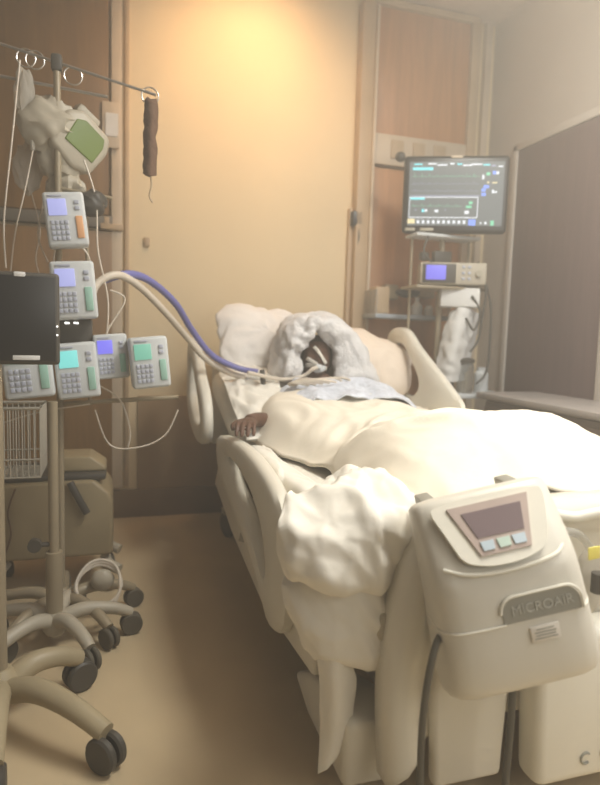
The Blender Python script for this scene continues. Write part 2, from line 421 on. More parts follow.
# footboard: rounded outer shape with raised rim
def foot_outline(o=0):
    L = [(.625+o, .12+o), (.61+o, .35), (.625+o, .55), (.665+o, .70), (.73+o*.8, .765-o*.8), (.84, .79-o), (1.1, .80-o), (1.38, .79-o), (1.50-o*.8, .765-o*.8), (1.57-o, .70), (1.61-o, .55), (1.625-o, .35), (1.615-o, .12+o)]
    return L
def clean_spline2(L, sub=6):
    q = spline([Vector((p[0], 0, p[1])) for p in L], sub); return [(p.x, p.z) for p in q]
b = B(); O = clean_spline2(foot_outline()); I = clean_spline2(foot_outline(.075)); I2 = clean_spline2(foot_outline(.10))
R_ = []
for pl, y in ((O, 1.275), (O, 1.235), (O, 1.225)): R_.append([Vector((p[0], y, p[1])) for p in pl])
mid = [((a[0]*.5+c_[0]*.5), (a[1]*.5+c_[1]*.5)) for a, c_ in zip(O, I)]
q1 = [((a[0]*.85+c_[0]*.15), (a[1]*.85+c_[1]*.15)) for a, c_ in zip(O, I)]
q2 = [((a[0]*.15+c_[0]*.85), (a[1]*.15+c_[1]*.85)) for a, c_ in zip(O, I)]
for pl, y in ((q1, 1.205), (mid, 1.195), (q2, 1.203), (I, 1.22), (I2, 1.235)): R_.append([Vector((p[0], y, p[1])) for p in pl])
cen = (1.1, .4)
R_.append([Vector((cen[0]+(p[0]-cen[0])*.5, 1.235, cen[1]+(p[1]-cen[1])*.5)) for p in I2])
R_.append([Vector((cen[0], 1.235, cen[1]+(p[1]-cen[1])*.02)) for p in I2])
b.grid(R_)
fb = bp(b, 'footboard', W['bedp'], mods=(solid(.012),), sharp=60)
b = B(); b.prism([(.74, .10), (.725, .34), (.75, .54), (.83, .64), (.95, .60), (.93, .1)], 1, 1.20, 1.24, .015)
bp(b, 'panel_rib', W['bedp'], fb)
# lower control panel, right side
b = B(); b.prism([(.98, .10), (.96, .42), (1.02, .50), (1.5, .52), (1.56, .44), (1.56, .1)], 1, 1.13, 1.22, .03, 4)
cp = bp(b, 'control_panel', W['cream'])
b = B(); b.box((1.235, 1.128, .27), (.12, .012, .04), .006); bp(b, 'grip_slot', W['bedm'], cp)
for cx, cz, r in ((1.12, .165, .014), (1.185, .17, .018)):
    b = B(); b.tube([Vector((cx+r*math.cos(a*.1), 1.128, cz+r*math.sin(a*.1))) for a in range(8, 56, 2)], .003, 6); bp(b, 'lock_symbol', W['pumpd'], cp)
b = B(); b.tube([at(548, 513, 1, 1.19), at(575, 517, 1, 1.18), at(600, 512, 1, 1.17), at(660, 505, 1, 1.17)], .014, 12, 6); bp(b, 'push_handle', W['cream'], fb)
# mattress
def mz(y):
    return .70 if y < 2.6 else .70+(y-2.6)*.27
b = B(); top = []; rows = []
ys = [1.30, 1.33, 1.5, 1.8, 2.1, 2.4, 2.6, 2.8, 3.0, 3.2, 3.4, 3.58, 3.62]
for y in ys:
    e = .03 if y in (1.30, 3.62) else 0
    z = mz(y); bz = z-.15
    prof = [(.56+e, bz), (.535+e, bz+.03), (.53+e, z-.04-e*.3), (.56+e, z-e*.5), (.8, z+.005-e*.5), (1.08, z+.01-e*.5), (1.36, z+.005-e*.5), (1.6-e, z-e*.5), (1.63-e, z-.04-e*.3), (1.625-e, bz+.03), (1.6-e, bz)]
    rows.append([Vector((x, y, zz)) for x, zz in prof])
b.grid(rows, closed=True)
b._add([v for v in rows[0]], [list(range(11))]); b._add([v for v in rows[-1]], [list(range(11))])
bmesh.ops.remove_doubles(b.bm, verts=b.bm.verts[:], dist=1e-5)
tag(b.build('mattress', W['sheet'], mods=(subd(2),), sharp=0), 'white sheeted mattress on the hospital bed, raised at the head', 'mattress')
# ------------------------------------------------------------------ person
def head_fn(n, p):
    # face looks towards -y ; z up
    q = p.copy(); f_ = -n.y
    if f_ > 0:
        q.y -= .028*math.exp(-((n.x/.16)**2+((n.z+.05)/.20)**2))*1.0      # nose
        for sx in (-1, 1):
            q.y += .012*math.exp(-(((n.x-sx*.42)/.2)**2+((n.z-.12)/.13)**2))   # sockets
            q.y -= .006*math.exp(-(((n.x-sx*.42)/.12)**2+((n.z-.10)/.07)**2))  # closed lids
            q.y -= .006*math.exp(-(((n.x-sx*.62)/.2)**2+((n.z+.15)/.2)**2))    # cheek
        q.y -= .010*math.exp(-((n.x/.30)**2+((n.z-.33)/.1)**2))           # brow
        q.y -= .011*math.exp(-((n.x/.27)**2+((n.z+.40)/.055)**2))         # upper lip
        q.y -= .011*math.exp(-((n.x/.24)**2+((n.z+.54)/.06)**2))          # lower lip
        q.y -= .014*math.exp(-((n.x/.26)**2+((n.z+.85)/.16)**2))          # chin
    if n.z < 0: q.x *= 1-.28*(-n.z)**1.5
    return q
HC = Vector((1.045, 3.13, 1.06))
HR = Euler((-.18, .10, -.22)).to_matrix()
b = B()
b.sph((0, 0, 0), (.078, .098, .122), 48, head_fn)
for sx in (-1, 1):
    b.sph((sx*.079, .012, -.005), (.010, .018, .032), 12)
for v in b.bm.verts: v.co = HR @ v.co+HC
# body skeleton
verts, edges, rad = [], [], []
def chain(pts, root=None):
    prev = root
    for p, r in pts:
        verts.append(Vector(p)); rad.append(r); i = len(verts)-1
        if prev is not None: edges.append((prev, i))
        prev = i
    return prev
verts.append(Vector((1.08, 2.28, .775))); rad.append(.11)
c1 = chain([((1.08, 2.48, .785), .11), ((1.07, 2.68, .785), .115), ((1.06, 2.86, .80), .105)], 0)
c2 = chain([((1.055, 2.97, .88), .060), ((1.05, 3.06, .98), .055)], c1)
for sx in (-1, 1):
    sh = chain([((1.06+sx*.17, 2.88, .815), .058)], c1)
    if sx < 0: chain([((.76, 2.74, .80), .046), ((.68, 2.66, .79), .042), ((.59, 2.55, .82), .036), ((.545, 2.49, .825), .029), ((.53, 2.47, .825), .034)], sh)
    else: chain([((1.32, 2.74, .80), .046), ((1.36, 2.62, .77), .042), ((1.34, 2.50, .76), .034), ((1.33, 2.40, .755), .026), ((1.33, 2.36, .755), .03)], sh)
    chain([((1.08+sx*.10, 2.18, .765), .075), ((1.08+sx*.13, 1.98, .765), .062), ((1.08+sx*.13, 1.86, .775), .055), ((1.08+sx*.13, 1.7, .77), .05), ((1.08+sx*.12, 1.52, .76), .038), ((1.08+sx*.12, 1.48, .83), .035)], 0)
def skinned(verts, edges, rad, name):
    me = bpy.data.meshes.new(name); me.from_pydata([tuple(v) for v in verts], edges, [])
    o = bpy.data.objects.new(name, me); COL.objects.link(o)
    bpy.context.view_layer.objects.active = o
    sk = o.modifiers.new('skin', 'SKIN'); 
    for i, r in enumerate(rad):
        me.skin_vertices[0].data[i].radius = (r, r)
        me.skin_vertices[0].data[i].use_root = (i == 0)
    s2 = o.modifiers.new('sub', 'SUBSURF'); s2.levels = 2; s2.render_levels = 2
    dg = bpy.context.evaluated_depsgraph_get(); ev = o.evaluated_get(dg)
    m2 = bpy.data.meshes.new_from_object(ev)
    bpy.data.objects.remove(o); 
    return m2
def add_mesh(b, me):
    b._add([v.co.copy() for v in me.vertices], [list(p.vertices) for p in me.polygons]); bpy.data.meshes.remove(me)
me = bpy.data.meshes.new('t'); me.from_pydata([(0, 0, 0), (1, 0, 0)], [(0, 1)], [])
def mk_skin(verts, edges, rad):
    me = bpy.data.meshes.new('sk'); me.from_pydata([tuple(v) for v in verts], edges, [])
    o = bpy.data.objects.new('sk', me); COL.objects.link(o)
    sk = o.modifiers.new('skin', 'SKIN')
    if not me.skin_vertices:
        at_ = bmesh.new(); at_.from_mesh(me); lay = at_.verts.layers.skin.verify()
        for v, r in zip(at_.verts, rad): v[lay].radius = (r, r); v[lay].use_root = (v.index == 0)
        at_.to_mesh(me); at_.free()
    else:
        for i, r in enumerate(rad):
            me.skin_vertices[0].data[i].radius = (r, r); me.skin_vertices[0].data[i].use_root = (i == 0)
    s2 = o.modifiers.new('sub', 'SUBSURF'); s2.levels = 2; s2.render_levels = 2
    dg = bpy.context.evaluated_depsgraph_get(); ev = o.evaluated_get(dg)
    m2 = bpy.data.meshes.new_from_object(ev)
    bpy.data.objects.remove(o); return m2
bpy.data.meshes.remove(me)
add_mesh(b, mk_skin(verts, edges, rad))
# hands: palm plus fingers, curled on the sheet
def hand(b, wrist, d, side, up=Vector((0, 0, 1))):
    # adult hand: palm about 9 cm, fingers 6 to 8 cm
    d = d.normalized(); s_ = d.cross(up).normalized()*side; u = s_.cross(d).normalized()
    if u.z < 0: u = -u
    P = lambda a, c_, h: wrist+d*a+s_*c_+u*h
    vs = []; ed = []; rd = []
    b.sph((0, 0, 0), 1, 8) if False else None
    # palm
    t = bmesh.new(); bmesh.ops.create_uvsphere(t, u_segments=20, v_segments=12, radius=1)
    for v in t.verts: v.co = P(.045+v.co.x*.052, v.co.y*.042, .004+v.co.z*.017)
    b.merge(t)
    for k, (off, L) in enumerate(((-.031, .072), (-.011, .082), (.010, .076), (.030, .060))):
        pts = [P(.05, off*.8, .006), P(.088, off, .012), P(.088+L*.42, off*1.1, .010), P(.088+L*.72, off*1.12, -.006), P(.088+L*.86, off*1.12, -.022)]
        b.tube(pts, lambda q: .0100-.0022*q, 10, 5)
        b.sph(pts[-1], .0080, 10)
    pts = [P(.012, -.028, 0), P(.04, -.052, -.002), P(.068, -.060, -.006), P(.09, -.056, -.014)]
    b.tube(pts, lambda q: .0125-.003*q, 10, 5); b.sph(pts[-1], .0095, 10)
hand(b, Vector((.535, 2.48, .825)), Vector((-.30, -.93, -.10)), -1)
hand(b, Vector((1.33, 2.38, .755)), Vector((.0, -1, 0)), 1)
def remesh(o):
    md = o.modifiers.new('remesh', 'REMESH'); md.mode = 'VOXEL'; md.voxel_size = .0042; md.use_smooth_shade = True
    sm = o.modifiers.new('smooth', 'SMOOTH'); sm.factor = .5; sm.iterations = 2
person = b.build('person', W['skin'], mods=(remesh,), sharp=0)
tag(person, 'person lying asleep in the bed with head wrapped in white towelling and one hand out', 'person')
# hair cap
b = B()
def hair_fn(n, p):
    q = p*(1.0+.03*noise.noise(n*7)); 
    if n.y < -.2 and n.z < .55: q.y = p.y*.72
    return q
b.sph((0, .012, .016), (.087, .104, .124), 40, hair_fn)
for v in b.bm.verts: v.co = HR @ v.co+HC
b.build('hair', W['hair'], person)
# gown across the shoulders
ctrl = [[(.74, 2.98, .86), (.86, 2.93, .95), (1.05, 2.90, .955), (1.26, 2.93, .96), (1.42, 2.99, .90), (1.50, 3.04, .84)],
        [(.72, 2.82, .84), (.86, 2.78, .92), (1.05, 2.74, .935), (1.25, 2.76, .93), (1.40, 2.84, .89), (1.48, 2.9, .80)],
        [(.70, 2.62, .81), (.86, 2.6, .88), (1.05, 2.58, .90), (1.25, 2.58, .89), (1.38, 2.62, .85), (1.44, 2.66, .78)]]
P = wrinkle(loft(ctrl, 12, 16), .030, 7, seed=3); P = [[p+Vector((0, 0, .012)) for p in rw] for rw in P]
B().grid(P).build('gown', W['gown'], person, mods=(solid(.006),), sharp=0)
# ------------------------------------------------------------------ airway
def hd(x, y, z): return HR @ Vector((x, y, z))+HC
t = thing('breathing_tube', 'clear breathing tube taped at the mouth of the person in bed', 'breathing tube', hd(0, -.11, -.055))
b = B(); b.tube([hd(0, -.09, -.058), hd(0, -.135, -.06), hd(-.03, -.165, -.075), hd(-.08, -.15, -.12), (.80, 2.96, .965), (.62, 2.93, 1.0)], .010, 12, 8)
b.build('tube', W['tubew'], t)
b = B()
def strip(b, a, c_, wd, lift=.004):
    rows = []
    for i in range(15):
        s_ = i/14; x = a[0]+(c_[0]-a[0])*s_; z = a[1]+(c_[1]-a[1])*s_
        dx, dz = -(c_[1]-a[1]), c_[0]-a[0]; l = math.hypot(dx, dz); dx /= l; dz /= l
        row = []
        for k in (-1, -.3, .3, 1):
            X = x+dx*wd*k; Z = z+dz*wd*k
            q = max(0, 1-(X/.078)**2-(Z/.122)**2); y = -.098*math.sqrt(q)
            n = Vector((X/.078, y/.098, Z/.122))
            pf = head_fn(n, Vector((X, y, Z)))
            row.append(hd(X, pf.y-lift-.003, Z))
        rows.append(row)
    b.grid(rows)
strip(b, (-.062, -.045), (.055, -.052), .011)
strip(b, (-.060, -.010), (.012, -.052), .010, .006)
strip(b, (-.03, .055), (.045, -.03), .009, .008)
b.build('tape_strap', W['tape'], t, mods=(solid(.003),))
b = B(); b.tube([hd(-.02, -.125, -.06), hd(-.01, -.13, -.075), hd(.02, -.13, -.07), hd(.03, -.125, -.05)], .014, 10, 4); b.cyl(hd(-.012, -.14, -.06), hd(.012, -.14, -.06), .017)
b.build('tube_holder', W['white'], t)
# towel hood
O_ = Vector((1.04, 3.0, 1.06))
open_ = [(1.025, 1.235), (.965, 1.18), (.92, 1.10), (.905, 1.02), (.925, .945), (1.0, .915), (1.09, .925), (1.14, .99), (1.145, 1.08), (1.09, 1.18)]
outer = [(1.03, 1.295), (.93, 1.275), (.865, 1.21), (.835, 1.08), (.83, .96), (.97, .87), (1.16, .86), (1.38, .90), (1.32, 1.07), (1.19, 1.26)]
def mixr(s_, y, k=1): return [Vector((a[0]+(c_[0]-a[0])*s_, y, a[1]+(c_[1]-a[1])*s_)) for a, c_ in zip(open_, outer)]
ctrl = [mixr(.12, 3.14), mixr(-.02, 3.07), mixr(.05, 3.03), mixr(.32, 3.0), mixr(.68, 3.01), mixr(.95, 3.07), mixr(1.03, 3.16), mixr(.9, 3.26), mixr(.3, 3.34)]
P = loft(ctrl, 8, 7, closed=True)
P = wrinkle(P, .045, 8, seed=5, closed=True); P = wrinkle(P, .014, 22, seed=9, closed=True)
tw = tag(B().grid(P, closed=True).build('towel', W['towel'], mods=(solid(.012),), sharp=0), 'white towelling wrapped like a hood around the head of the person in bed', 'towel')
# ------------------------------------------------------------------ pillows
def pillow(name, c, d, rot, m, label, seed, group=None, amp=.02):
    def fn(n, p):
        x, y, z = n.x, n.y, n.z
        e = .42
        X = math.copysign(abs(x)**e, x) if abs(x) > 1e-6 else 0; Y = math.copysign(abs(y)**e, y) if abs(y) > 1e-6 else 0
        l = max(abs(X), abs(Y), 1e-6)
        rr = math.hypot(x, y); a = math.atan2(y, x)
        k = rr*(1+.22*abs(math.sin(2*a))**2)
        q = Vector((k*math.cos(a)*d[0], k*math.sin(a)*d[1], z*d[2]*(1-.35*rr**2)))
        w = q*9+Vector((seed, seed, seed))
        q += Vector((x, y, z))*amp*(1-2*abs(noise.noise(w+noise.noise_vector(w*.7))))
        return q
    b = B(); b.sph((0, 0, 0), 1, 56, lambda n, p: fn(n, p))
    mtx = Matrix.Translation(c) @ Euler(rot).to_matrix().to_4x4()
    return tag(b.build(name, m, xf=mtx, sharp=0), label, 'pillow', group)
pillow('pillow', (.80, 3.42, 1.16), (.25, .20, .10), (math.radians(62), math.radians(4), math.radians(8)), W['pillow'], 'white pillow propped up against the bed head, left of the wrapped head', 3)
pillow('pillow', (1.47, 3.30, 1.05), (.23, .17, .10), (math.radians(50), math.radians(22), math.radians(-8)), W['peach'], 'peach tinted pillow sloping down to the right of the wrapped head', 11)
pillow('pillow', (1.10, 3.42, 1.02), (.30, .20, .09), (math.radians(30), 0, 0), W['pillow'], 'white pillow directly under and behind the wrapped head', 17)
# ------------------------------------------------------------------ blanket
def lerpf(tab, v):
    if v <= tab[0][0]: return tab[0][1]
    for (a, p), (c_, q) in zip(tab, tab[1:]):
        if v <= c_:
            t = (v-a)/(c_-a); t = t*t*(3-2*t); return p+(q-p)*t
    return tab[-1][1]
PK = [(1.28, .80), (1.42, .885), (1.62, .945), (1.85, .925), (2.08, .86), (2.3, .865), (2.55, .89), (2.8, .925), (2.95, .92)]
CX = [(1.28, 1.15), (1.7, 1.20), (2.1, 1.16), (2.6, 1.0), (2.95, 1.02)]
WD = [(1.28, .48), (1.7, .52), (2.1, .50), (2.6, .52), (2.95, .45)]
LE = [(1.28, .66), (1.5, .67), (1.7, .68), (1.9, .70), (2.1, .67), (2.3, .61), (2.5, .575), (2.62, .57), (2.75, .60), (2.95, .68)]
rows = []
NY, NX = 110, 96
for i in range(NY+1):
    y = 1.29+(2.93-1.29)*i/NY
    row = []
    pk, cx, wd, le = lerpf(PK, y), lerpf(CX, y), lerpf(WD, y), lerpf(LE, y)
    base = mz(y)+.018
    for j in range(NX+1):
        s_ = j/NX
        if s_ < .86:
            x = le+(1.64-le)*(s_/.86); dz = 0
        else:
            k = (s_-.86)/.14; x = 1.64+.03*math.sin(k*3.1); dz = -.30*k
        a = min(1, abs(x-cx)/wd)
        z = base+(pk-base)*(1-a**2.4)**.8
        # left edge tuck
        e = min(1, (x-le)/.12); z2 = base-.0+(z-base)*math.sin(e*math.pi/2)**.8
        z = z2 if s_ < .86 else max(base, z)
        # broad folds
        q = Vector((x*3.2+y*1.2, y*2.4-x*1.5, 2.2)); w = q+noise.noise_vector(q*.7)*.9
        z += (.020*(1-2*abs(noise.noise(w)))+.008*(1-2*abs(noise.noise(w*2.7))))*min(1, e*1.5)
        # diagonal fold running from the left edge towards the feet
        t = (x-.70)*.8+(y-1.95)*.75; z += .030*math.exp(-(t/.045)**2)*math.exp(-((x-.85)/.25)**2)
        ex = .74+.10*(y-1.6); t = (x-.73-(.0 if y < 1.9 else (y-1.9)*1.1)); z += .022*math.exp(-(t/.03)**2)*max(0, 1-abs(y-1.9)/.45)
        z = max(z, base-.004)
        row.append(Vector((x, y, z+dz)))
    rows.append(row)
tag(B().grid(rows).build('blanket', W['blanket'], mods=(solid(.012),), sharp=0), 'cream blanket drawn over the person in bed up to the chest', 'blanket')
# ------------------------------------------------------------------ bunched sheet at the foot corner
sh = thing('bunched_sheet', 'crumpled white sheet spilling over the left foot corner of the bed', 'sheet', (.55, 1.35, .4))
def crease(P, amp, f, seed):
    n, m = len(P), len(P[0]); out = []
    for i in range(n):
        row = []
        for j in range(m):
            a = P[min(i+1, n-1)][j]-P[max(i-1, 0)][j]; b = P[i][min(j+1, m-1)]-P[i][max(j-1, 0)]
            nn = a.cross(b); nn = nn.normalized() if nn.length > 1e-9 else Vector((0, 0, 1))
            if nn.y > 0: nn = -nn
            p = P[i][j]; v = 0
            g = Vector((p.x*.85+p.z*.5, p.y*.8, p.z*.85-p.x*.5))
            for k, (sc1, aa) in enumerate(((3.6, 1.0), (7.0, .5), (13, .18))):
                q = Vector((g.x*1.25, g.y, g.z*.7))*sc1+Vector((seed*3.1+k*5, seed, k*2.3))
                q += noise.noise_vector(p*3)*.35
                ds = noise.voronoi(q)[0]
                v += aa*((1-min(1, (ds[1]-ds[0])*1.5))**1.3-.35)*.62
            row.append(p+nn*v*amp)
        out.append(row)
    return out
def surf(ctrl, name, amp, f=8, seed=0, nu=20, nv=16, m=None, st=(1, 1, 1), th=.005):
    P = wrinkle(crease(loft(ctrl, nu, nv), amp*.5, f, seed), amp*.05, f*1.3, seed=seed, stretch=st)
    return B().grid(P).build(name, m or W['sheet'], sh, mods=(solid(th),), sharp=0)
A = at
# upper puffed fold
surf([[A(326, 470, 1, 1.78), A(352, 462, 1, 1.82), A(388, 470, 1, 1.75), A(432, 492, 1, 1.55)],
      [A(300, 490, 1, 1.56), A(342, 482, 1, 1.52), A(388, 488, 1, 1.46), A(430, 506, 1, 1.38)],
      [A(287, 520, 1, 1.40), A(332, 512, 1, 1.34), A(384, 512, 1, 1.31), A(424, 522, 1, 1.30)],
      [A(283, 546, 1, 1.38), A(322, 548, 1, 1.29), A(380, 542, 1, 1.285), A(412, 544, 1, 1.29)],
      [A(300, 566, 1, 1.38), A(328, 582, 1, 1.30), A(378, 576, 1, 1.29), A(404, 566, 1, 1.30)],
      [A(308, 560, 1, 1.46), A(335, 570, 1, 1.42), A(378, 566, 1, 1.38), A(402, 560, 1, 1.38)]], 'upper_fold', .125, 6, 2)
# lower pouch
surf([[A(290, 540, 1, 1.46), A(330, 552, 1, 1.42), A(375, 560, 1, 1.38), A(408, 560, 1, 1.36)],
      [A(287, 585, 1, 1.42), A(325, 590, 1, 1.33), A(370, 588, 1, 1.30), A(406, 584, 1, 1.31)],
      [A(295, 612, 1, 1.40), A(330, 626, 1, 1.31), A(372, 630, 1, 1.29), A(402, 622, 1, 1.30)],
      [A(318, 648, 1, 1.39), A(340, 656, 1, 1.33), A(370, 658, 1, 1.31), A(398, 654, 1, 1.31)],
      [A(326, 640, 1, 1.46), A(345, 650, 1, 1.42), A(370, 650, 1, 1.40), A(394, 646, 1, 1.38)]], 'lower_fold', .10, 6, 6)
# hanging tail
surf([[A(318, 632, 1, 1.35), A(332, 640, 1, 1.31), A(346, 648, 1, 1.32)],
      [A(320, 665, 1, 1.35), A(336, 668, 1, 1.30), A(354, 676, 1, 1.32)],
      [A(322, 705, 1, 1.35), A(336, 708, 1, 1.30), A(353, 700, 1, 1.32)],
      [A(321, 742, 1, 1.34), A(333, 744, 1, 1.31), A(350, 728, 1, 1.32)],
      [A(319, 772, 1, 1.34), A(326, 766, 1, 1.33), A(336, 755, 1, 1.33)]], 'hanging_tail', .022, 10, 4, 14, 10, st=(2, 1, .5))
# small corner scrap, lower right of the tail
surf([[A(346, 722, 1, 1.36), A(354, 720, 1, 1.35), A(360, 728, 1, 1.35)],
      [A(352, 740, 1, 1.36), A(362, 738, 1, 1.35), A(372, 742, 1, 1.35)],
      [A(366, 756, 1, 1.36), A(374, 758, 1, 1.35), A(382, 764, 1, 1.35)]], 'loose_corner', .008, 14, 9)
# side drape along the left mattress edge
surf([[(.60, 2.45, .722), (.60, 2.2, .722), (.61, 1.9, .725), (.62, 1.65, .73), (.64, 1.45, .735)],
      [(.535, 2.45, .722), (.53, 2.2, .722), (.53, 1.9, .72), (.53, 1.65, .725), (.53, 1.45, .73)],
      [(.518, 2.45, .66), (.512, 2.2, .64), (.51, 1.9, .62), (.505, 1.65, .58), (.50, 1.45, .56)],
      [(.518, 2.45, .60), (.515, 2.2, .57), (.51, 1.9, .53), (.505, 1.65, .46), (.50, 1.45, .42)]], 'side_drape', .03, 7, 12)
# clear tubing and linen at neck
t = thing('clear_tubing', 'coil of clear plastic tubing lying on the bed below the wrapped head', 'tubing', (.9, 2.9, .95))
for k in range(5):
    r = .055+.012*k
    b = B(); b.tube([Vector((.87+.028*k+r*1.3*math.cos(a*.5), 2.80+r*.6*math.sin(a*.5), .955+.008*math.sin(a)+.005*k)) for a in range(0, 11)], .006, 8, 3)
    b.build('tube', W['tubew'], t)
# left arm-side linen roll
ctrl = [[(.545, 3.35, .96), (.62, 3.33, 1.02), (.74, 3.3, 1.0), (.84, 3.28, .98)],
        [(.53, 3.05, .92), (.60, 3.04, .95), (.72, 3.02, .95), (.80, 3.0, .94)],
        [(.53, 2.75, .81), (.58, 2.74, .83), (.68, 2.74, .85), (.76, 2.74, .86)],
        [(.53, 2.50, .74), (.58, 2.50, .75), (.64, 2.50, .765), (.70, 2.5, .78)]]
P = wrinkle(loft(ctrl, 12, 14), .03, 8, seed=8)
tag(B().grid(P).build('draw_sheet', W['sheet'], mods=(solid(.01),), sharp=0), 'rumpled white draw sheet under the bare hand, beside the left rail', 'sheet')
# ------------------------------------------------------------------ mattress pump on the footboard
pm = thing('mattress_pump', 'large grey air mattress pump with small display hooked over the footboard', 'pump', (.835, 1.16, .645), rot=(math.radians(-4), math.radians(-14), math.radians(-14)))
MX = WM[pm.name] @ Matrix.Scale(1.10, 4)
def pb(b, name, m, parent=None, **k): return b.build(name, m, parent or pm, xf=MX, **k)
hw, hh = .150, .190
prof = [(.0, -hh+.02), (-.09, -hh), (-.135, -hh+.05), (-.140, .02), (-.125, .085), (-.062, .185), (-.035, hh+.012), (0, hh+.005)]
b = B()
# lofted casing: profile in (y,z) swept over x with rounded ends
xs = [(-hw, .62), (-hw+.006, .80), (-hw+.02, .92), (-hw+.045, .985), (-.06, 1), (.06, 1), (hw-.045, .985), (hw-.02, .92), (hw-.006, .80), (hw, .62)]
rows = []
pv = spline([Vector((0, p[0], p[1])) for p in prof], 5)
for x, s_ in xs:
    wz = .93+.07*(s_-.62)/.38
    rows.append([Vector((x*(1.0+.05*(-p.z)/hh), p.y*s_ if p.y < 0 else p.y, p.z*wz)) for p in pv])
b.grid(rows, closed=True)
b._add([v for v in rows[0]], [list(range(len(pv)))]); b._add([v for v in rows[-1]], [list(range(len(pv)))])
bmesh.ops.remove_doubles(b.bm, verts=b.bm.verts[:], dist=1e-5)
case = pb(b, 'casing', W['pump'], sharp=45)
# seam ridge
b = B(); b.tube([(-.152, -.02, -.035), (-.149, -.10, -.035), (-.13, -.131, -.035), (-.10, -.1415, -.035), (-.03, -.144, -.035)], .0022, 6, 4); pb(b, 'seam', W['cream'], case)
b = B(); b.tube([(.12, -.138, -.035), (.135, -.128, -.035), (.152, -.09, -.035), (.154, -.02, -.035)], .0022, 6, 4)
pb(b, 'seam', W['cream'], case)
# sloping fascia: centred on the slanted top face between (-.125,.085) and (-.062,.185)
sl = Vector((0, .063, .10)).normalized(); nrm = Vector((0, -.10, .063)).normalized(); sc = Vector((0, -.0975, .139))
def sf(u, v, h): return sc+Vector((u, 0, 0))+sl*v+nrm*h
def patch(b, pts, h0, h1):
    n = len(pts); b._add([sf(u, v, h0) for u, v in pts]+[sf(u, v, h1) for u, v in pts], [list(range(n))[::-1], [n+i for i in range(n)]]+[[i, (i+1) % n, n+(i+1) % n, n+i] for i in range(n)])
fpts = [Vector((p[0], p[1], 0)) for p in ((-.112, .040), (-.095, .060), (0, .064), (.095, .060), (.112, .040), (.085, -.045), (.050, -.068), (0, -.074), (-.050, -.068), (-.085, -.045))]
fpts = spline([fpts[-1]]+fpts+[fpts[0], fpts[1]], 5)[5:-10]
b = B(); patch(b, [(p.x, p.y) for p in fpts], .0, .008)
fa = pb(b, 'fascia', W['cream'], case)
b = B(); patch(b, [(-.082, .05), (.082, .05), (.052, -.052), (-.046, -.052)], .008, .012); fr = pb(b, 'display_frame', E['pframe'], case)
b = B(); patch(b, [(-.058, .034), (.062, .034), (.050, -.018), (-.042, -.018)], .011, .014); pb(b, 'display', E['pscreen'], case)
for u, mm in ((-.028, E['pbtn2']), (.004, E['pbtn']), (.034, E['pbtn2'])):
    b = B(); patch(b, [(u-.013, -.026), (u+.013, -.026), (u+.011, -.044), (u-.011, -.044)], .011, .015); pb(b, 'button', mm, case)
b = B(); b.tube([(-.12, -.118, .085), (-.08, -.134, .072), (-.02, -.139, .066), (.05, -.138, .068), (.10, -.130, .075), (.128, -.10, .09)], .004, 8, 6); pb(b, 'lip', W['cream'], case)
# recessed handle with lettering
yh = -.1435
def arch(w, h, z0, n=8, r=.03):
    pts = [(-w, z0), (-w, z0+h-r)]
    pts += [(-w+r-r*math.cos(a*math.pi/2/n), z0+h-r+r*math.sin(a*math.pi/2/n)) for a in range(1, n+1)]
    pts += [(w-r+r*math.sin(a*math.pi/2/n), z0+h-r+r*math.cos(a*math.pi/2/n)) for a in range(0, n+1)]
    pts += [(w, z0)]
    return pts
b = B(); b.prism([(x+.043, z) for x, z in arch(.076, .048, -.034)], 1, yh, yh+.01); rc = pb(b, 'handle_recess', W['pumpd'], case)
b = B(); ar = arch(.079, .051, -.034); b.tube([Vector((x+.043, yh-.001, z)) for x, z in ar[1:]], .0028, 6); pb(b, 'handle_rim', W['cream'], case)
def text_mesh(s, size):
    cu = bpy.data.curves.new('lettering', 'FONT'); cu.body = s; cu.size = size; cu.extrude = .0004; cu.align_x = 'CENTER'; cu.align_y = 'CENTER'
    o = bpy.data.objects.new('lettering', cu); COL.objects.link(o); dg = bpy.context.evaluated_depsgraph_get()
    me = bpy.data.meshes.new_from_object(o.evaluated_get(dg)); bpy.data.objects.remove(o)
    return me
me = text_mesh('MICROAIR', .026); b = B()
b._add([Vector((v.co.x+.045, yh-.001-v.co.z*1.5, v.co.y-.012)) for v in me.vertices], [list(p.vertices) for p in me.polygons]); pb(b, 'lettering', W['faint'], rc)
b = B(); b.box((.040, yh-.0005, -.064), (.056, .003, .030), .001); lb = pb(b, 'sticker', W['tape'], case)
b = B()
for k, wdt in enumerate((.034, .042, .038, .044)): b.box((.040, yh-.0022, -.0555-k*.0058), (wdt, .001, .0022))
pb(b, 'print_lines', W['pumpd'], lb)
for u in (-.10, .08):
    b = B(); b.prism([(-.01, .17), (-.01, .198), (.052, .198), (.052, .14), (.04, .14), (.04, .18)], 0, u-.015, u+.015, .003); pb(b, 'hook', W['pumpd'])
b = B(); b.tube([A(443, 632, 1, 1.12), A(436, 645, 1, 1.08), A(428, 680, 1, 1.07), A(422, 730, 1, 1.08), A(420, 790, 1, 1.09), A(420, 860, 1, 1.1), A(422, 900, 1, 1.14)], .008, 10, 6)
b.build('power_cord', W['cord'], pm)
b = B(); b.tube([A(513, 668, 1, 1.11), A(511, 720, 1, 1.09), A(505, 790, 1, 1.09), A(503, 880, 1, 1.1)], .0085, 10, 6)
b.build('air_hose', W['cord'], pm)
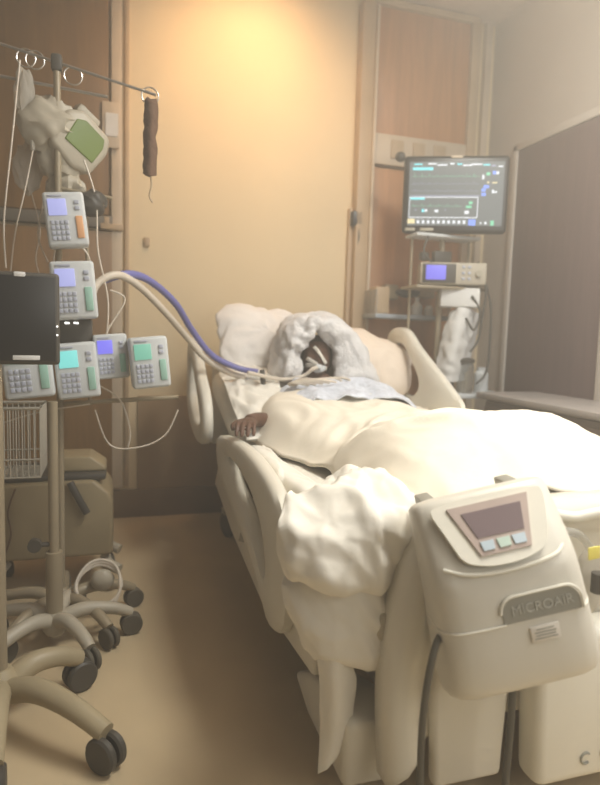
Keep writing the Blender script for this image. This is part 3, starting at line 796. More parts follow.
# clear bag with yellow tag right of the pump
t = thing('drainage_bag', 'clear plastic drainage tube and bag with a yellow tag right of the mattress pump', 'drainage bag', A(590, 600, 1, 1.15))
def lumpy(n, p): return p*(1+.10*(noise.noise(n*3)))
b = B(); b.sph(A(590, 580, 1, 1.15), (.045, .025, .085), 24, lumpy); b.build('bag', W['bag'], t)
b = B(); b.tube([A(556, 590, 1, 1.15), A(553, 555, 1, 1.12), A(560, 534, 1, 1.11), A(578, 534, 1, 1.11), A(590, 548, 1, 1.12)], .010, 12, 6); b.build('tube', W['clear'], t)
b = B(); b.box(A(594, 553, 1, 1.10), (.032, .004, .03), .001, rot=(0, -.1, 0)); b.build('tag', W['yellow'], t)
b = B(); b.cyl(A(598, 582, 1, 1.10)-Vector((0, 0, .025)), A(598, 582, 1, 1.10)+Vector((0, 0, .022)), .016); b.build('clamp', W['dark'], t)
# ------------------------------------------------------------------ left: drip pole and rail
pole = thing('drip_pole', 'pale steel drip pole with hooks on its crossbar, carrying the infusion pumps', 'drip pole', (-.22, 2.5, 0))
b = B(); b.cyl((-.215, 2.5, .07), (-.215, 2.5, 2.2), .013); b.build('pole', W['metalw'], pole)
b = B(); p0 = A(-20, 37, 1, 2.5); p1 = A(156, 95, 1, 2.5); b.cyl(p0, p1, .0055, 10); b.build('crossbar', W['metal'], pole)
b = B(); p0 = A(-20, 72, 1, 2.5); p2 = A(108, 97, 1, 2.5); b.cyl(p0, p2, .006, 10); b.build('crossbar', W['metal'], pole)
b = B(); b.box((-.215, 2.5, 2.17), (.04, .04, .06), .01); b.build('clamp', W['dark'], pole)
def ring(c, r, t_=.003, ax='y'):
    b = B(); b.tube([Vector(c)+Vector((r*math.cos(a*math.pi/10), 0, r*math.sin(a*math.pi/10))) for a in range(21)], t_, 6); return b
for px_, py_ in ((26, 58), (35, 60), (73, 76), (150, 96)):
    ring(A(px_, py_, 1, 2.5), .032).build('hook_ring', W['metal'], pole)
b = B(); b.cyl(A(-12, 408, 1, 2.5), A(178, 397, 1, 2.5), .009, 10); b.build('pump_rail', W['metalw'], pole)
b = B(); b.cyl((-.215, 2.5, 1.72), (-.02, 2.5, 1.70), .007, 8); b.build('side_arm', W['metalw'], pole)
b = B(); b.cyl(A(86, 195, 1, 2.52), A(90, 405, 1, 2.52), .007, 8); b.build('pump_post', W['metalw'], pole)
def star_base(root, c, legs, m, zh=.10, wr=.045, hubr=.05, lr=.022):
    c = Vector(c)
    b = B(); b.lathe(c+Vector((0, 0, zh-.045)), [(hubr*.7, 0), (hubr, .02), (hubr, .06), (hubr*.5, .1)], seg=20); b.build('hub', m, root)
    for ang, L in legs:
        d = Vector((math.cos(ang), math.sin(ang), 0)); e = c+d*L
        b = B(); b.tube([c+Vector((0, 0, zh)), c+d*L*.35+Vector((0, 0, zh+.03)), c+d*L*.75+Vector((0, 0, zh+.015)), e+Vector((0, 0, wr*2))], lambda q: lr*(1.25-.4*q), 12, 6)
        lg = b.build('leg', m, root)
        b = B()
        for s_ in (-1, 1):
            n = Vector((-d.y, d.x, 0)); cc = e+n*s_*.014+Vector((0, 0, wr))
            b.lathe(cc-n*.009, [(wr*.4, 0), (wr*.9, 0), (wr, .004), (wr, .014), (wr*.9, .018), (wr*.4, .018)], n, 20)
        b.build('caster', W['rubber'], lg)
star_base(pole, (-.215, 2.5, 0), [(a*2*math.pi/5+.35, .30) for a in range(5)], W['metalw'], .1, .04)
# infusion pumps
PUMPS = []
def infusion(c, roll, yawd, disp, label, keys='key', side='keylab', sc_=1.0, tilt=0, parts_side=None):
    t = thing('infusion_pump', label, 'infusion pump', c, rot=(math.radians(tilt), math.radians(-roll), math.radians(yawd)), group='infusion pumps on the drip pole')
    X = WM[t.name] @ Matrix.Scale(sc_, 4)
    w, h, d = .075, .103, .05
    cs = B().box((0, 0, 0), (2*w, 2*d, 2*h), .012, seg=3).build('casing', W['white'], t, xf=X)
    B().box((-.026, -d-.002, .045), (.066, .006, .062), .002).build('display', E[disp], t, xf=X)
    k = B()
    for i in range(4):
        for j in range(4): k.box((-.050+j*.017, -d-.002, -.012-i*.020), (.013, .005, .014), .001)
    k.build('keypad', W[keys], t, xf=X)
    B().box((.048, -d-.002, -.032), (.026, .006, .085), .003).build('side_key_column', W[side], t, xf=X)
    b = B(); b.box((.046, -d-.002, .062), (.018, .006, .014), .002); b.box((.046, -d-.002, .040), (.018, .006, .014), .002); b.build('indicator', W['key'], t, xf=X)
    B().box((-.03, -d-.002, .088), (.05, .004, .006), .001).build('name_strip', W['key'], t, xf=X)
    B().box((0, d+.018, .0), (.05, .045, .06), .008).build('clamp', W['dark'], t, xf=X)
    PUMPS.append(t); return t
Y = 2.4
infusion(A(66, 221, 1, Y), 7, 4, 'lav', 'topmost infusion pump on the drip pole, lavender keypad and orange label', side='orange', sc_=.93)
infusion(A(74, 291, 1, Y), 5, 4, 'lav', 'white infusion pump with glowing lavender screen right of the black screen', sc_=1.02)
infusion(A(77, 370, 1, Y), 6, 4, 'teal', 'white infusion pump with bright teal screen, leftmost of the lower three')
infusion(A(111, 356, 1, Y+.06), 5, 4, 'purple', 'smaller grey infusion pump with purple screen, middle of the lower three', sc_=.83)
infusion(A(149, 362, 1, Y), 6, 4, 'mint', 'white infusion pump with mint green screen, rightmost of the lower three', sc_=.95)
infusion(A(28, 366, 1, 2.36), 6, 4, 'mint', 'dim infusion pump half hidden below the black screen', sc_=1.1)
# black panel between pumps
t = thing('power_supply', 'small dark power unit with two lights between the upright infusion pumps', 'power unit', A(76, 332, 1, 2.47))
B().box(A(76, 333, 1, 2.47), (.12, .05, .11), .008).build('casing', W['dark'], t)
b = B(); b.box(A(67, 323, 1, 2.435), (.018, .008, .008), .002); b.box(A(76, 323, 1, 2.435), (.018, .008, .008), .002); b.build('indicator_light', E['led'], t)
# hanging dark strap
p = A(151, 98, 1, 2.5)
t = thing('hanging_strap', 'long dark brown pouch hanging from the end of the crossbar', 'pouch', A(150, 172, 1, 2.5))
P = wrinkle(loft([[p+Vector((-.012, 0, 0)), p+Vector((0, -.012, -.012)), p+Vector((.018, 0, 0))],
      [p+Vector((-.020, 0, -.05)), p+Vector((0, -.022, -.05)), p+Vector((.020, 0, -.05))],
      [p+Vector((-.022, 0, -.18)), p+Vector((-.002, -.022, -.18)), p+Vector((.018, 0, -.18))],
      [p+Vector((-.024, 0, -.29)), p+Vector((-.004, -.018, -.30)), p+Vector((.016, 0, -.29))]], 8, 14), .008, 25, seed=1)
B().grid(P).build('pouch', W['strap'], t, mods=(solid(.014),), sharp=0)
b = B(); b.tube([p+Vector((0, 0, -.29)), p+Vector((.004, 0, -.33)), p+Vector((-.004, 0, -.37)), p+Vector((.008, 0, -.395))], .004, 6, 4); b.build('tassel', W['tan'], t)
# transducer / ventilator display with green screen
c0 = A(80, 142, 1, 2.55)
t = thing('ventilator_display', 'tilted white monitor head with dull green screen below the crossbar', 'monitor', c0, rot=(math.radians(8), math.radians(32), math.radians(30)))
X = WM[t.name]
b = B(); b.prism([(-.095, -.09), (-.11, .05), (-.06, .095), (.075, .085), (.10, .03), (.09, -.085), (.02, -.115)], 1, -.04, .07, .02, 3); cs = b.build('casing', W['offw'], t, xf=X)
b = B(); b.prism([(-.06, -.045), (-.065, .045), (-.035, .065), (.055, .060), (.070, .03), (.068, -.045)], 1, -.046, -.036, .003, 1); b.build('screen', W['green'], t, xf=X)
B().box((-.03, .02, .10), (.10, .06, .04), .012).build('handle', W['offw'], t, xf=X); B().box((.0, .03, -.13), (.06, .06, .09), .015).build('mount', W['offw'], t, xf=X)
# drip bag / white cloth lumps on the pole
def lump(c, r, seed, amp=.28):
    def fn(n, p):
        q = n*1.3+Vector((seed, seed*.3, 0)); return p*(1+amp*(1-2*abs(noise.noise(q+noise.noise_vector(q)*.6))))
    b = B(); b.sph(c, r, 40, fn); return b
t = thing('drip_bag', 'crumpled translucent drip bag hanging left of the green screen', 'drip bag', A(26, 110, 1, 2.5))
lump(A(24, 92, 1, 2.5), (.030, .02, .075), 2).build('bag', W['bag'], t)
b = B(); b.tube([A(26, 112, 1, 2.5), A(30, 125, 1, 2.5), A(33, 150, 1, 2.5)], .008, 8, 4); b.build('drip_port', W['bag'], t)
b = B(); b.tube([A(33, 150, 1, 2.5), A(25, 190, 1, 2.5), A(14, 240, 1, 2.5), A(10, 300, 1, 2.5), A(18, 345, 1, 2.5)], .003, 6, 6); b.build('line', W['tubew'], t)
t = thing('drip_bag', 'lower drip bag, dimly lit, hanging left of the topmost infusion pump', 'drip bag', A(28, 190, 1, 2.6))
lump(A(28, 168, 1, 2.6), (.045, .02, .085), 6).build('bag', W['bag'], t)
b = B(); b.tube([A(30, 188, 1, 2.6), A(40, 230, 1, 2.6), A(36, 262, 1, 2.6), A(50, 300, 1, 2.6)], .003, 6, 6); b.build('line', W['tubew'], t)
t = thing('white_bundle', 'pale crumpled plastic bundle around the drip pole beside the green screen', 'bundle', A(50, 150, 1, 2.56))
lump(A(48, 124, 1, 2.52), (.085, .05, .08), 11, .35).build('upper_lump', W['offw'], t)
lump(A(60, 160, 1, 2.56), (.065, .05, .07), 15, .35).build('middle_lump', W['offw'], t)
lump(A(66, 190, 1, 2.56), (.06, .04, .06), 18, .35).build('lower_lump', W['offw'], t)
tag(lump(A(92, 203, 1, 2.5), (.05, .04, .045), 4, .2).build('cuff_bulb', W['dark']), 'round dark rubber cuff bulb right of the topmost infusion pump', 'cuff bulb')
# infusion lines
lines = [[(55, 250), (54, 262), (60, 268)], [(80, 245), (90, 262), (84, 300), (92, 330)], [(84, 160), (96, 200), (98, 250), (108, 300), (106, 345)],
         [(20, 60), (12, 140), (4, 220), (6, 268)], [(95, 410), (110, 445), (140, 447), (165, 435), (178, 410)], [(98, 385), (120, 400), (130, 430), (128, 447)],
         [(0, 424), (40, 412), (90, 404)], [(60, 330), (64, 345), (62, 352)], [(110, 290), (125, 300), (108, 330), (104, 350)], [(44, 200), (38, 235), (48, 262)]]
lab = ['short clear infusion line just above the lavender screened pump', 'infusion line running down the right edge of the lavender screened pump', 'long infusion line dropping from the green screen to the purple screened pump',
       'long pale line hanging at the far left beside the drip bags', 'drooping pale line looping below the pump rail towards the bed', 'dark line hanging below the middle pump', 'pale line sloping along the top of the wire basket',
       'tiny line above the teal screened pump', 'pale line curving beside the start of the blue tube', 'thin line left of the topmost infusion pump']
for l, q in zip(lines, lab):
    b = B(); b.tube([A(x, y, 1, 2.47) for x, y in l], .0035, 6, 8); tag(b.build('infusion_line', W['tubew']), q, 'tubing', 'infusion lines')
# ventilator hoses
for nm, m, pts, lb_ in (('ventilator_hose', W['tubew'], [(90, 300, 2.45), (98, 283, 2.47), (118, 275, 2.5), (140, 287, 2.6), (165, 312, 2.75), (185, 335, 2.9), (205, 358, 3.0), (228, 372, 3.05), (245, 378, 3.03)], 'pale ribbed ventilator hose arching from the pumps to the bed'),
                        ('ventilator_hose', W['tubeb'], [(104, 280, 2.52), (128, 274, 2.55), (150, 281, 2.65), (175, 303, 2.8), (192, 330, 2.92), (212, 355, 3.0), (238, 368, 3.02), (258, 372, 3.0)], 'blue ribbed ventilator hose arching from the pumps to the bed')):
    b = B(); b.tube([A(x, y, 1, yy) for x, y, yy in pts], .0150, 12, 16, rings=1); tag(b.build(nm, m, sharp=0), lb_, 'hose', 'ventilator hoses')
# connector block
t = thing('tube_connector', 'grey plastic connector where the hoses reach the pillow', 'connector', A(255, 376, 1, 3.0))
b = B(); b.cyl(A(248, 374, 1, 3.0), A(275, 380, 1, 2.97), .02); b.build('barrel', W['clear'], t)
b = B(); b.cyl(A(262, 370, 1, 2.98), A(264, 388, 1, 2.96), .013); b.build('side_port', W['dark'], t)
# ------------------------------------------------------------------ black screen on its stand
st = thing('workstation_stand', 'low wheeled stand with thick pale legs and dark casters, nearest at the left', 'stand', (-.33, 1.85, 0))
b = B(); b.cyl((-.34, 1.90, .08), (-.34, 1.90, 1.15), .022); b.build('column', W['metalw'], st)
c0 = Vector((-.34, 1.90, 0))
def leg_to(root, c0, e, wr, m, zh=.11, lr=.034):
    e = Vector(e); d = (e-c0); d.z = 0; L = d.length; d.normalize()
    b = B(); b.tube([c0+Vector((0, 0, zh-.02)), c0+d*L*.35+Vector((0, 0, zh+.035)), c0+d*L*.7+Vector((0, 0, zh+.03)), e+Vector((0, 0, wr*2+.005))], lambda q: lr*(1.15-.35*q), 14, 8)
    lg = b.build('leg', W['standp'], root)
    b = B(); n = Vector((-d.y, d.x, 0))
    for s_ in (-1, 1):
        cc = e+n*s_*.019+Vector((0, 0, wr))
        b.lathe(cc-n*.013, [(wr*.4, 0), (wr*.88, 0), (wr, .006), (wr, .020), (wr*.88, .026), (wr*.4, .026)], n, 24)
    b.build('caster', W['dark'], lg)
for e in ((-.03, 1.61, 0), (-.12, 2.02, 0), (-.55, 2.1, 0), (-.58, 1.7, 0), (-.30, 1.55, 0)): leg_to(st, c0, e, .05, W['cream'])
b = B(); b.lathe(c0+Vector((0, 0, .07)), [(.05, 0), (.065, .02), (.06, .06), (.03, .1)], seg=24); b.build('hub', W['standp'], st)
scr = thing('black_screen', 'black flat screen seen at the left edge above the wire basket', 'screen', A(5, 318, 1, 1.9), rot=(0, math.radians(0), math.radians(6)))
X = WM[scr.name]
B().box((-.005, 0, -.0), (.30, .035, .265), .01, seg=3).build('bezel', W['dark'], scr, xf=X)
B().box((-.005, -.018, -.0), (.278, .005, .243), .001).build('display', W['black'], scr, xf=X)
B().box((.055, -.0195, -.112), (.072, .003, .014), .002).build('label_strip', W['paper'], scr, xf=X)
B().box((.04, -.019, .125), (.03, .004, .014), .002).build('sticker', W['paper'], scr, xf=X)
b = B()
for z in (-.02, -.045): b.sph((.138, -.02, z), .003, 8)
b.build('indicator_light', E['led'], scr, xf=X)
B().box((0, .03, -.03), (.1, .03, .1), .006).build('mount', W['dark'], scr, xf=X)
# basket cart
cart = thing('basket_stand', 'pale pole stand on a wheeled star base with a wire basket on it', 'stand', (-.25, 2.32, 0))
b = B(); b.cyl((-.225, 2.32, .1), (-.225, 2.32, .37), .030); b.cyl((-.225, 2.32, .35), (-.225, 2.32, .93), .018); b.build('pole', W['metalw'], cart)
b = B(); b.cyl((-.29, 2.30, .40), (-.29, 2.33, .40), .024); b.cyl((-.29, 2.315, .40), (-.22, 2.32, .40), .009); b.build('lock_knob', W['dark'], cart)
star_base(cart, (-.225, 2.32, 0), [(.15, .28), (1.35, .30), (2.6, .26), (3.9, .26), (5.3, .24)], W['offw'], .10, .042, .045, .024)
b = B()
x0, x1, y0, y1, z0, z1 = -.48, -.245, 2.12, 2.30, .70, .93
for z in (z0, z0+.06, z1):
    b.tube([(x0, y0, z), (x1, y0, z), (x1, y1, z), (x0, y1, z), (x0, y0, z)], .0035 if z < z1 else .006, 6)
n = 13
for i in range(n+1):
    x = x0+(x1-x0)*i/n
    b.tube([(x, y0, z1), (x, y0, z0), (x, y1, z0), (x, y1, z1)], .0026, 6)
for i in range(9):
    y = y0+(y1-y0)*i/8; b.tube([(x0, y, z1), (x0, y, z0), (x1, y, z0), (x1, y, z1)], .0026, 6)
b.build('wire_basket', W['wire'], cart)
# humidifier / compressor box
bx = thing('ventilator_cabinet', 'beige boxy ventilator cabinet on casters behind the pole stand', 'ventilator', (-.26, 2.95, 0))
b = B(); b.prism([(-.56, .17), (-.56, .47), (-.50, .515), (-.10, .52), (-.035, .46), (-.02, .42), (-.02, .17)], 1, 2.78, 3.15, .018); b.build('casing', W['beige'], bx)
b = B(); b.box((-.26, 2.95, .53), (.42, .3, .03), .01); b.build('top_tray', W['dark'], bx)
b = B(); b.prism([(-.30, .56), (-.26, .615), (-.12, .615), (-.05, .565), (-.05, .545), (-.30, .545)], 1, 2.85, 3.05, .01); b.build('humidifier_dome', W['beige'], bx)
b = B(); b.tube([(-.20, 2.76, .52), (-.17, 2.75, .46), (-.13, 2.755, .38)], .016, 10, 5); b.build('handle', W['dark'], bx)
b = B(); b.tube([(-.42, 2.765, .50), (-.45, 2.76, .40), (-.44, 2.765, .30), (-.47, 2.765, .2)], .004, 6, 6); b.build('cord', W['strap'], bx)
for x in (-.5, -.04):
    for y in (2.84, 3.1):
        b = B(); b.tube([(x*.9-.02, y, .15), (x, y-.03, .12), (x+.05 if x > -.2 else x-.05, y-.06, .10)], .024, 10, 5); lg = b.build('foot', W['offw'], bx)
        wheel((x, y-.04, .04), .04, .035, bx, yawa=.4)
# coiled hose on the floor base
t = thing('coiled_hose', 'pale hose coiled on the wheeled base beside the pole stand foot', 'hose', (-.08, 2.45, .12))
b = B()
b.tube([Vector((-.07+.085*math.cos(a*.35)*(1+.06*math.sin(a)), 2.46+.06*math.sin(a*.35), .15+.075*math.sin(a*.35)+.002*a*.3)) for a in range(0, 54)], .006, 8, 2)
b.build('coil', W['tubew'], t)
b = B(); b.sph((-.06, 2.50, .17), (.045, .03, .045), 20, lumpy); b.build('water_trap', W['offw'], t)
# ------------------------------------------------------------------ right: patient monitor + cart
mc = Vector((1.95, 3.3, 2.06))
cart = thing('monitor_cart', 'pale pole cart under the patient monitor carrying a small purple screened device', 'cart', (1.95, 3.42, 0))
b = B(); b.cyl((1.95, 3.42, .08), (1.95, 3.42, 2.0), .018); b.cyl((2.14, 3.42, .85), (2.14, 3.42, 1.85), .009); b.cyl((1.74, 3.42, .85), (1.74, 3.42, 1.85), .009); b.build('pole', W['metalw'], cart)
b = B(); b.box((1.94, 3.40, 1.82), (.44, .16, .02), .006); b.build('upper_shelf', W['white'], cart)
b = B(); b.box((1.96, 3.38, 1.505), (.50, .22, .018), .005); b.build('device_shelf', W['metalw'], cart)
b = B(); b.box((2.14, 3.36, .845), (.50, .28, .03), .008); b.build('lower_shelf', W['white'], cart)
b = B(); b.box((1.95, 3.42, 1.70), (.12, .05, .08), .01); b.box((1.82, 3.41, 1.70), (.05, .05, .05), .01); b.build('bracket', W['dark'], cart)
star_base(cart, (1.95, 3.42, 0), [(a*2*math.pi/5+.1, .24) for a in range(5)], W['metalw'], .1, .04)
mon = thing('patient_monitor', 'large black framed patient monitor with vital sign traces, mounted high at right', 'monitor', mc, rotz=math.radians(-24))
X = WM[mon.name]
hw, hh = .310, .228
B().box((0, .01, 0), (hw*2, .06, hh*2), .022, seg=4).build('bezel', W['black'], mon, xf=X)
b = B(); zx0, zx1, zy0, zy1 = 36., 512., 90., 392.
SW, SH = .555, .375; sz = .002
def R(b, m, x0, y0, x1, y1, d=.0):
    X0 = -SW/2+SW*(x0-zx0)/(zx1-zx0); X1 = -SW/2+SW*(x1-zx0)/(zx1-zx0); Z0 = SH/2-SH*(y0-zy0)/(zy1-zy0); Z1 = SH/2-SH*(y1-zy0)/(zy1-zy0)
    b.use(m); b.box(((X0+X1)/2, -.0225-d, (Z0+Z1)/2+sz), (abs(X1-X0), .002, abs(Z0-Z1)))
R(b, E['scr'], 36, 90, 512, 392)
R(b, E['cy'], 52, 116, 156, 130, .001); R(b, E['cy'], 58, 98, 100, 105, .001); R(b, E['cy'], 46, 258, 120, 269, .001)
for x0, x1, y, m in ((130, 172, 100, 'wh'), (176, 226, 106, 'wh'), (240, 262, 100, 'wh'), (275, 300, 102, 'cy'), (305, 350, 108, 'wh'), (345, 400, 103, 'wh'), (405, 440, 106, 'cy'), (445, 470, 110, 'li'), (480, 503, 113, 'wh')):
    R(b, E[m], x0, y-4, x1, y+3, .001)
for y0 in (248,): R(b, E['li'], 45, y0, 395, y0+4, .001)
R(b, E['wh'], 42, 255, 390, 259, .001); R(b, E['wh'], 42, 351, 390, 355, .001); R(b, E['wh'], 386, 255, 390, 355, .001); R(b, E['wh'], 42, 255, 45, 355, .001)
for x0, y0, x1, y1, m in ((403, 152, 414, 172, 'wh'), (424, 140, 442, 155, 'gr'), (455, 134, 470, 150, 'bl'), (472, 136, 486, 150, 'wh'), (430, 184, 440, 192, 'ye'), (455, 186, 480, 192, 'ye'), (412, 200, 440, 214, 'bl'), (402, 216, 424, 230, 'bl'), (404, 236, 426, 250, 'bl'), (455, 222, 466, 238, 'wh'), (468, 228, 480, 236, 'wh'),
                          (344, 276, 362, 290, 'gr'), (330, 296, 358, 308, 'gr'), (324, 320, 346, 336, 'wh'), (106, 313, 120, 328, 'cy'), (122, 314, 136, 326, 'wh'), (172, 316, 192, 328, 'wh'), (72, 314, 80, 320, 'li'), (222, 314, 230, 319, 'li'),
                          (36, 360, 74, 382, 'ye'), (346, 362, 382, 390, 'bl'), (404, 374, 412, 382, 'wh'), (426, 372, 438, 384, 'wh'), (456, 366, 474, 390, 'gr')):
    R(b, E[m], x0, y0, x1, y1, .001)
for k in range(10): R(b, E['wh'], 84+k*26, 366, 98+k*26, 382, .001)
def trace(b, y0, x0, x1, amp, m, f_, seed):
    b.use(m); pts = []
    for i in range(90):
        s_ = i/89; x = x0+(x1-x0)*s_; ph = (s_*f_) % 1
        v = amp*(math.exp(-((ph-.3)/.05)**2)-.3*math.exp(-((ph-.4)/.05)**2)+.25*math.exp(-((ph-.65)/.1)**2))
        y = y0-v; pts.append(Vector((-SW/2+SW*(x-zx0)/(zx1-zx0), -.0245, SH/2-SH*(y-zy0)/(zy1-zy0)+sz)))
    b.tube(pts, .0009, 4)
trace(b, 160, 50, 390, 18, E['gr'], 9, 1); trace(b, 195, 50, 390, 14, E['li'], 9, 2); trace(b, 228, 50, 390, 10, E['li'], 6, 3); trace(b, 300, 50, 310, 14, E['gr'], 6, 3)
disp = b.build('display', None, mon, xf=X)
B().box((.0, -.022, .219), (.07, .004, .016), .002).build('badge', W['trim'], mon, xf=X)
B().box((-.26, -.022, -.208), (.06, .004, .018), .002).build('button_strip', W['bedm'], mon, xf=X)
B().box((-.16, -.022, -.208), (.08, .004, .018), .002).build('button_strip', W['bedm'], mon, xf=X)
B().box((0, .05, 0), (.2, .05, .16), .01).build('mount', W['dark'], mon, xf=X)
b = B(); b.sph((-.335, 0, .225), (.032, .03, .03), 16); b.build('knob', W['dark'], mon, xf=X)
b = B(); b.box((-.17, -.03, -.243), (.02, .01, .008), .001); b.build('green_light', E['gled'], mon, xf=X)
# purple screened device
dv = thing('vital_signs_device', 'small cream box device with glowing purple screen on the monitor cart shelf', 'medical device', A(451, 275, 1, 3.36), rotz=math.radians(-22))
X = WM[dv.name]
B().box((0, 0, 0), (.40, .18, .135), .012, seg=3).build('casing', W['offw'], dv, xf=X)
B().box((-.085, -.091, 0), (.20, .006, .115), .006).build('screen_surround', W['dark'], dv, xf=X)
B().box((-.105, -.095, .005), (.12, .006, .088), .003).build('screen', E['purple'], dv, xf=X)
b = B()
for i in range(3):
    for j in range(2): b.box((.06+j*.035, -.092, .04-i*.035), (.02, .006, .016), .003)
b.build('keypad', W['key'], dv, xf=X)
B().cyl((.15, -.09, 0), (.15, -.11, 0), .018).build('dial', W['bedm'], dv, xf=X)
# white box, hanging sleeve, cables, canister
tag(B().box(A(446, 294, 1, 3.34)+Vector((.09, 0, -.02)), (.24, .14, .12), .015, rot=(0, 0, -.4)).build('tissue_box', W['paper']), 'white carton under the small purple screened device', 'box')
t = thing('white_sleeve', 'long white cloth sleeve hanging slanted below the white carton', 'sleeve', A(455, 370, 1, 3.3))
P = wrinkle(loft([[A(452, 312, 1, 3.36), A(464, 308, 1, 3.28), A(478, 314, 1, 3.36)], [A(444, 335, 1, 3.36), A(458, 335, 1, 3.26), A(474, 338, 1, 3.36)],
                  [A(438, 360, 1, 3.36), A(452, 362, 1, 3.26), A(468, 362, 1, 3.36)], [A(434, 378, 1, 3.36), A(448, 382, 1, 3.28), A(462, 380, 1, 3.36)]], 10, 10), .02, 14, seed=2)
B().grid(P).build('cloth', W['paper'], t, mods=(solid(.02),), sharp=0)
b = B(); b.tube([A(462, 312, 1, 3.3), A(470, 300, 1, 3.32), A(474, 292, 1, 3.36)], .01, 8, 4); b.build('strap', W['dark'], t)
for pts, q in (([(480, 268), (486, 290), (482, 318), (478, 340), (470, 352)], 'dark cable curving down right of the small purple screened device'),
               ([(478, 262), (490, 300), (490, 340), (486, 372), (476, 384)], 'thin dark cable hanging furthest right on the monitor cart'),
               ([(472, 296), (480, 312), (474, 330), (466, 318)], 'thick dark cable looped beside the hanging white sleeve'),
               ([(428, 236), (424, 252), (432, 262)], 'short dark cable between the patient monitor and the small device')):
    b = B(); b.tube([A(x, y, 1, 3.24) for x, y in pts], .007, 8, 8); tag(b.build('cable', W['dark']), q, 'cable', 'monitor cart cables')
t = thing('suction_canister', 'clear suction canister with dark lid standing low on the monitor cart', 'canister', A(468, 398, 1, 3.3))
c0 = Vector((2.09, 3.3, .86))
b = B(); b.lathe(c0, [(.045, 0), (.05, .01), (.052, .17), (.04, .19)]); b.build('jar', W['jar'], t)
b = B(); b.lathe(c0+Vector((0, 0, .19)), [(.055, 0), (.055, .02), (.03, .03)]); b.build('lid', W['dark'], t)
b = B(); b.lathe(c0+Vector((.13, .02, 0)), [(.04, 0), (.045, .01), (.045, .12), (.03, .14), (.03, .16)])
tag(b.build('bottle', W['white']), 'pale bottle right of the suction canister on the cart shelf', 'bottle')
b = B(); b.lathe(c0+Vector((-.1, .02, 0)), [(.03, 0), (.03, .1), (.015, .13), (.015, .15)])
tag(b.build('bottle', W['dark']), 'small dark bottle left of the suction canister', 'bottle')
# shelf on the wood column
sf_ = thing('wall_shelf', 'blue grey shelf fixed to the wood headwall unit, left of the small device', 'shelf', (1.87, 3.68, 1.32))
B().box((1.87, 3.70, 1.33), (.56, .22, .03), .006).build('shelf_board', W['shelf'], sf_)
for x in (1.6, 2.14): B().box((x, 3.70, 1.42), (.012, .2, .16), .003).build('side_plate', W['clear'], sf_)
tag(B().box((1.66, 3.70, 1.435), (.10, .12, .175), .01).build('carton', W['tan']), 'beige carton at the left end of the wall shelf', 'box')
b = B(); b.lathe((1.93, 3.68, 1.346), [(.035, 0), (.038, .01), (.038, .06), (.015, .09), (.015, .12)]); tag(b.build('bottle', W['white']), 'white bottle in the middle of the wall shelf', 'bottle')
b = B(); b.lathe((2.02, 3.68, 1.346), [(.03, 0), (.03, .05), (.02, .06), (.02, .07)]); tag(b.build('cup', W['white']), 'small white cup right of the bottle on the wall shelf', 'cup')
tag(lump((1.90, 3.76, 1.50), (.08, .03, .03), 5, .2).build('cable_bundle', W['black']), 'dark bundle of cable above the white bottle on the wall shelf', 'cable')
t = thing('wall_flowmeter', 'pale boxes and dark stub on the wood unit above the wall shelf', 'flowmeter', (1.88, 3.8, 1.5))
B().box((1.78, 3.80, 1.50), (.10, .08, .10), .01).build('body', W['metalw'], t); B().box((2.05, 3.80, 1.50), (.12, .08, .06), .01).build('gauge_box', W['metalw'], t)
b = B(); b.cyl((1.9, 3.80, 1.50), (1.96, 3.80, 1.50), .02); b.build('stub', W['dark'], t)
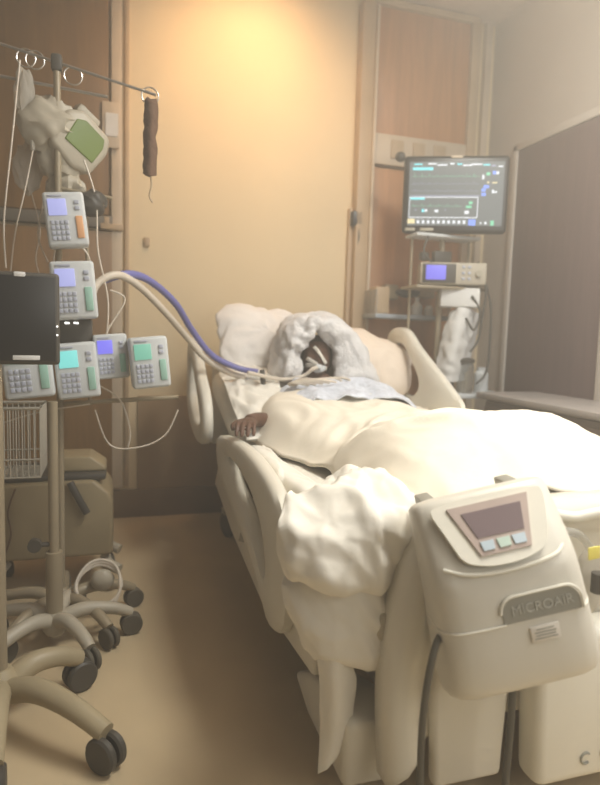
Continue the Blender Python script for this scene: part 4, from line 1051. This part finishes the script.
# ------------------------------------------------------------------ lamps
def area(name, loc, rot, size, power, col, sy=None):
    l = bpy.data.lights.new(name, 'AREA'); l.energy = power; l.color = col; l.shape = 'RECTANGLE'; l.size = size; l.size_y = sy or size
    o = bpy.data.objects.new(name, l); COL.objects.link(o); o.location = loc; o.rotation_euler = rot; return o
# ceiling fittings
for (x, y, sx, sy, nm, lb_) in ((1.5, 1.2, .6, 1.2, 'ceiling_light', 'rectangular ceiling light above the foot of the bed'), ):
    t = thing(nm, lb_, 'ceiling light', (x, y, ZC-.03))
    B().box((x, y, ZC-.02), (sx+.06, sy+.06, .04), .01).build('housing', W['trim'], t)
    B().box((x, y, ZC-.045), (sx, sy, .01), .002).build('diffuser', E['lampw'], t)
area('ceiling_light_lamp', (1.5, 1.2, ZC-.07), (0, 0, 0), .6, 90, (1, .93, .80), 1.2)
t = thing('wall_washer_lamp', 'warm lamp at the top of the wall above the bed', 'lamp', (.82, 3.2, ZC-.03))
B().lathe((.82, 3.2, ZC-.05), [(.09, 0), (.10, .02), (.10, .05)]).build('housing', W['trim'], t)
sp = bpy.data.lights.new('wall_washer', 'SPOT'); sp.energy = 70; sp.color = (1, .58, .27); sp.spot_size = math.radians(120); sp.spot_blend = 1; sp.shadow_soft_size = .12
so = bpy.data.objects.new('wall_washer', sp); COL.objects.link(so); so.location = (.82, 3.1, ZC-.12)
so.rotation_euler = (Vector((.74, 3.9, 2.6))-so.location).to_track_quat('-Z', 'Y').to_euler()
# unseen fill lights without fittings, the warm one added to brighten the bed foot
area('front_fill', (1.7, -.7, 1.9), (math.radians(72), 0, math.radians(8)), 1.4, 22, (1, .92, .78), 1.4)
area('cool_fill', (2.3, .2, 2.6), (math.radians(35), math.radians(35), 0), 1.2, 22, (.86, .9, 1.0), 1.2)  # unseen cool fill from the upper right
w = bpy.data.worlds.new('world'); S.world = w; w.use_nodes = True
nt = w.node_tree; bg = nt.nodes['Background']; bg.inputs['Color'].default_value = (.9, .76, .6, 1); bg.inputs['Strength'].default_value = .2
vs = nt.nodes.new('ShaderNodeVolumeScatter'); vs.inputs['Color'].default_value = (1, .91, .79, 1); vs.inputs['Density'].default_value = .10; vs.inputs['Anisotropy'].default_value = .3
nt.links.new(vs.outputs['Volume'], nt.nodes['World Output'].inputs['Volume'])
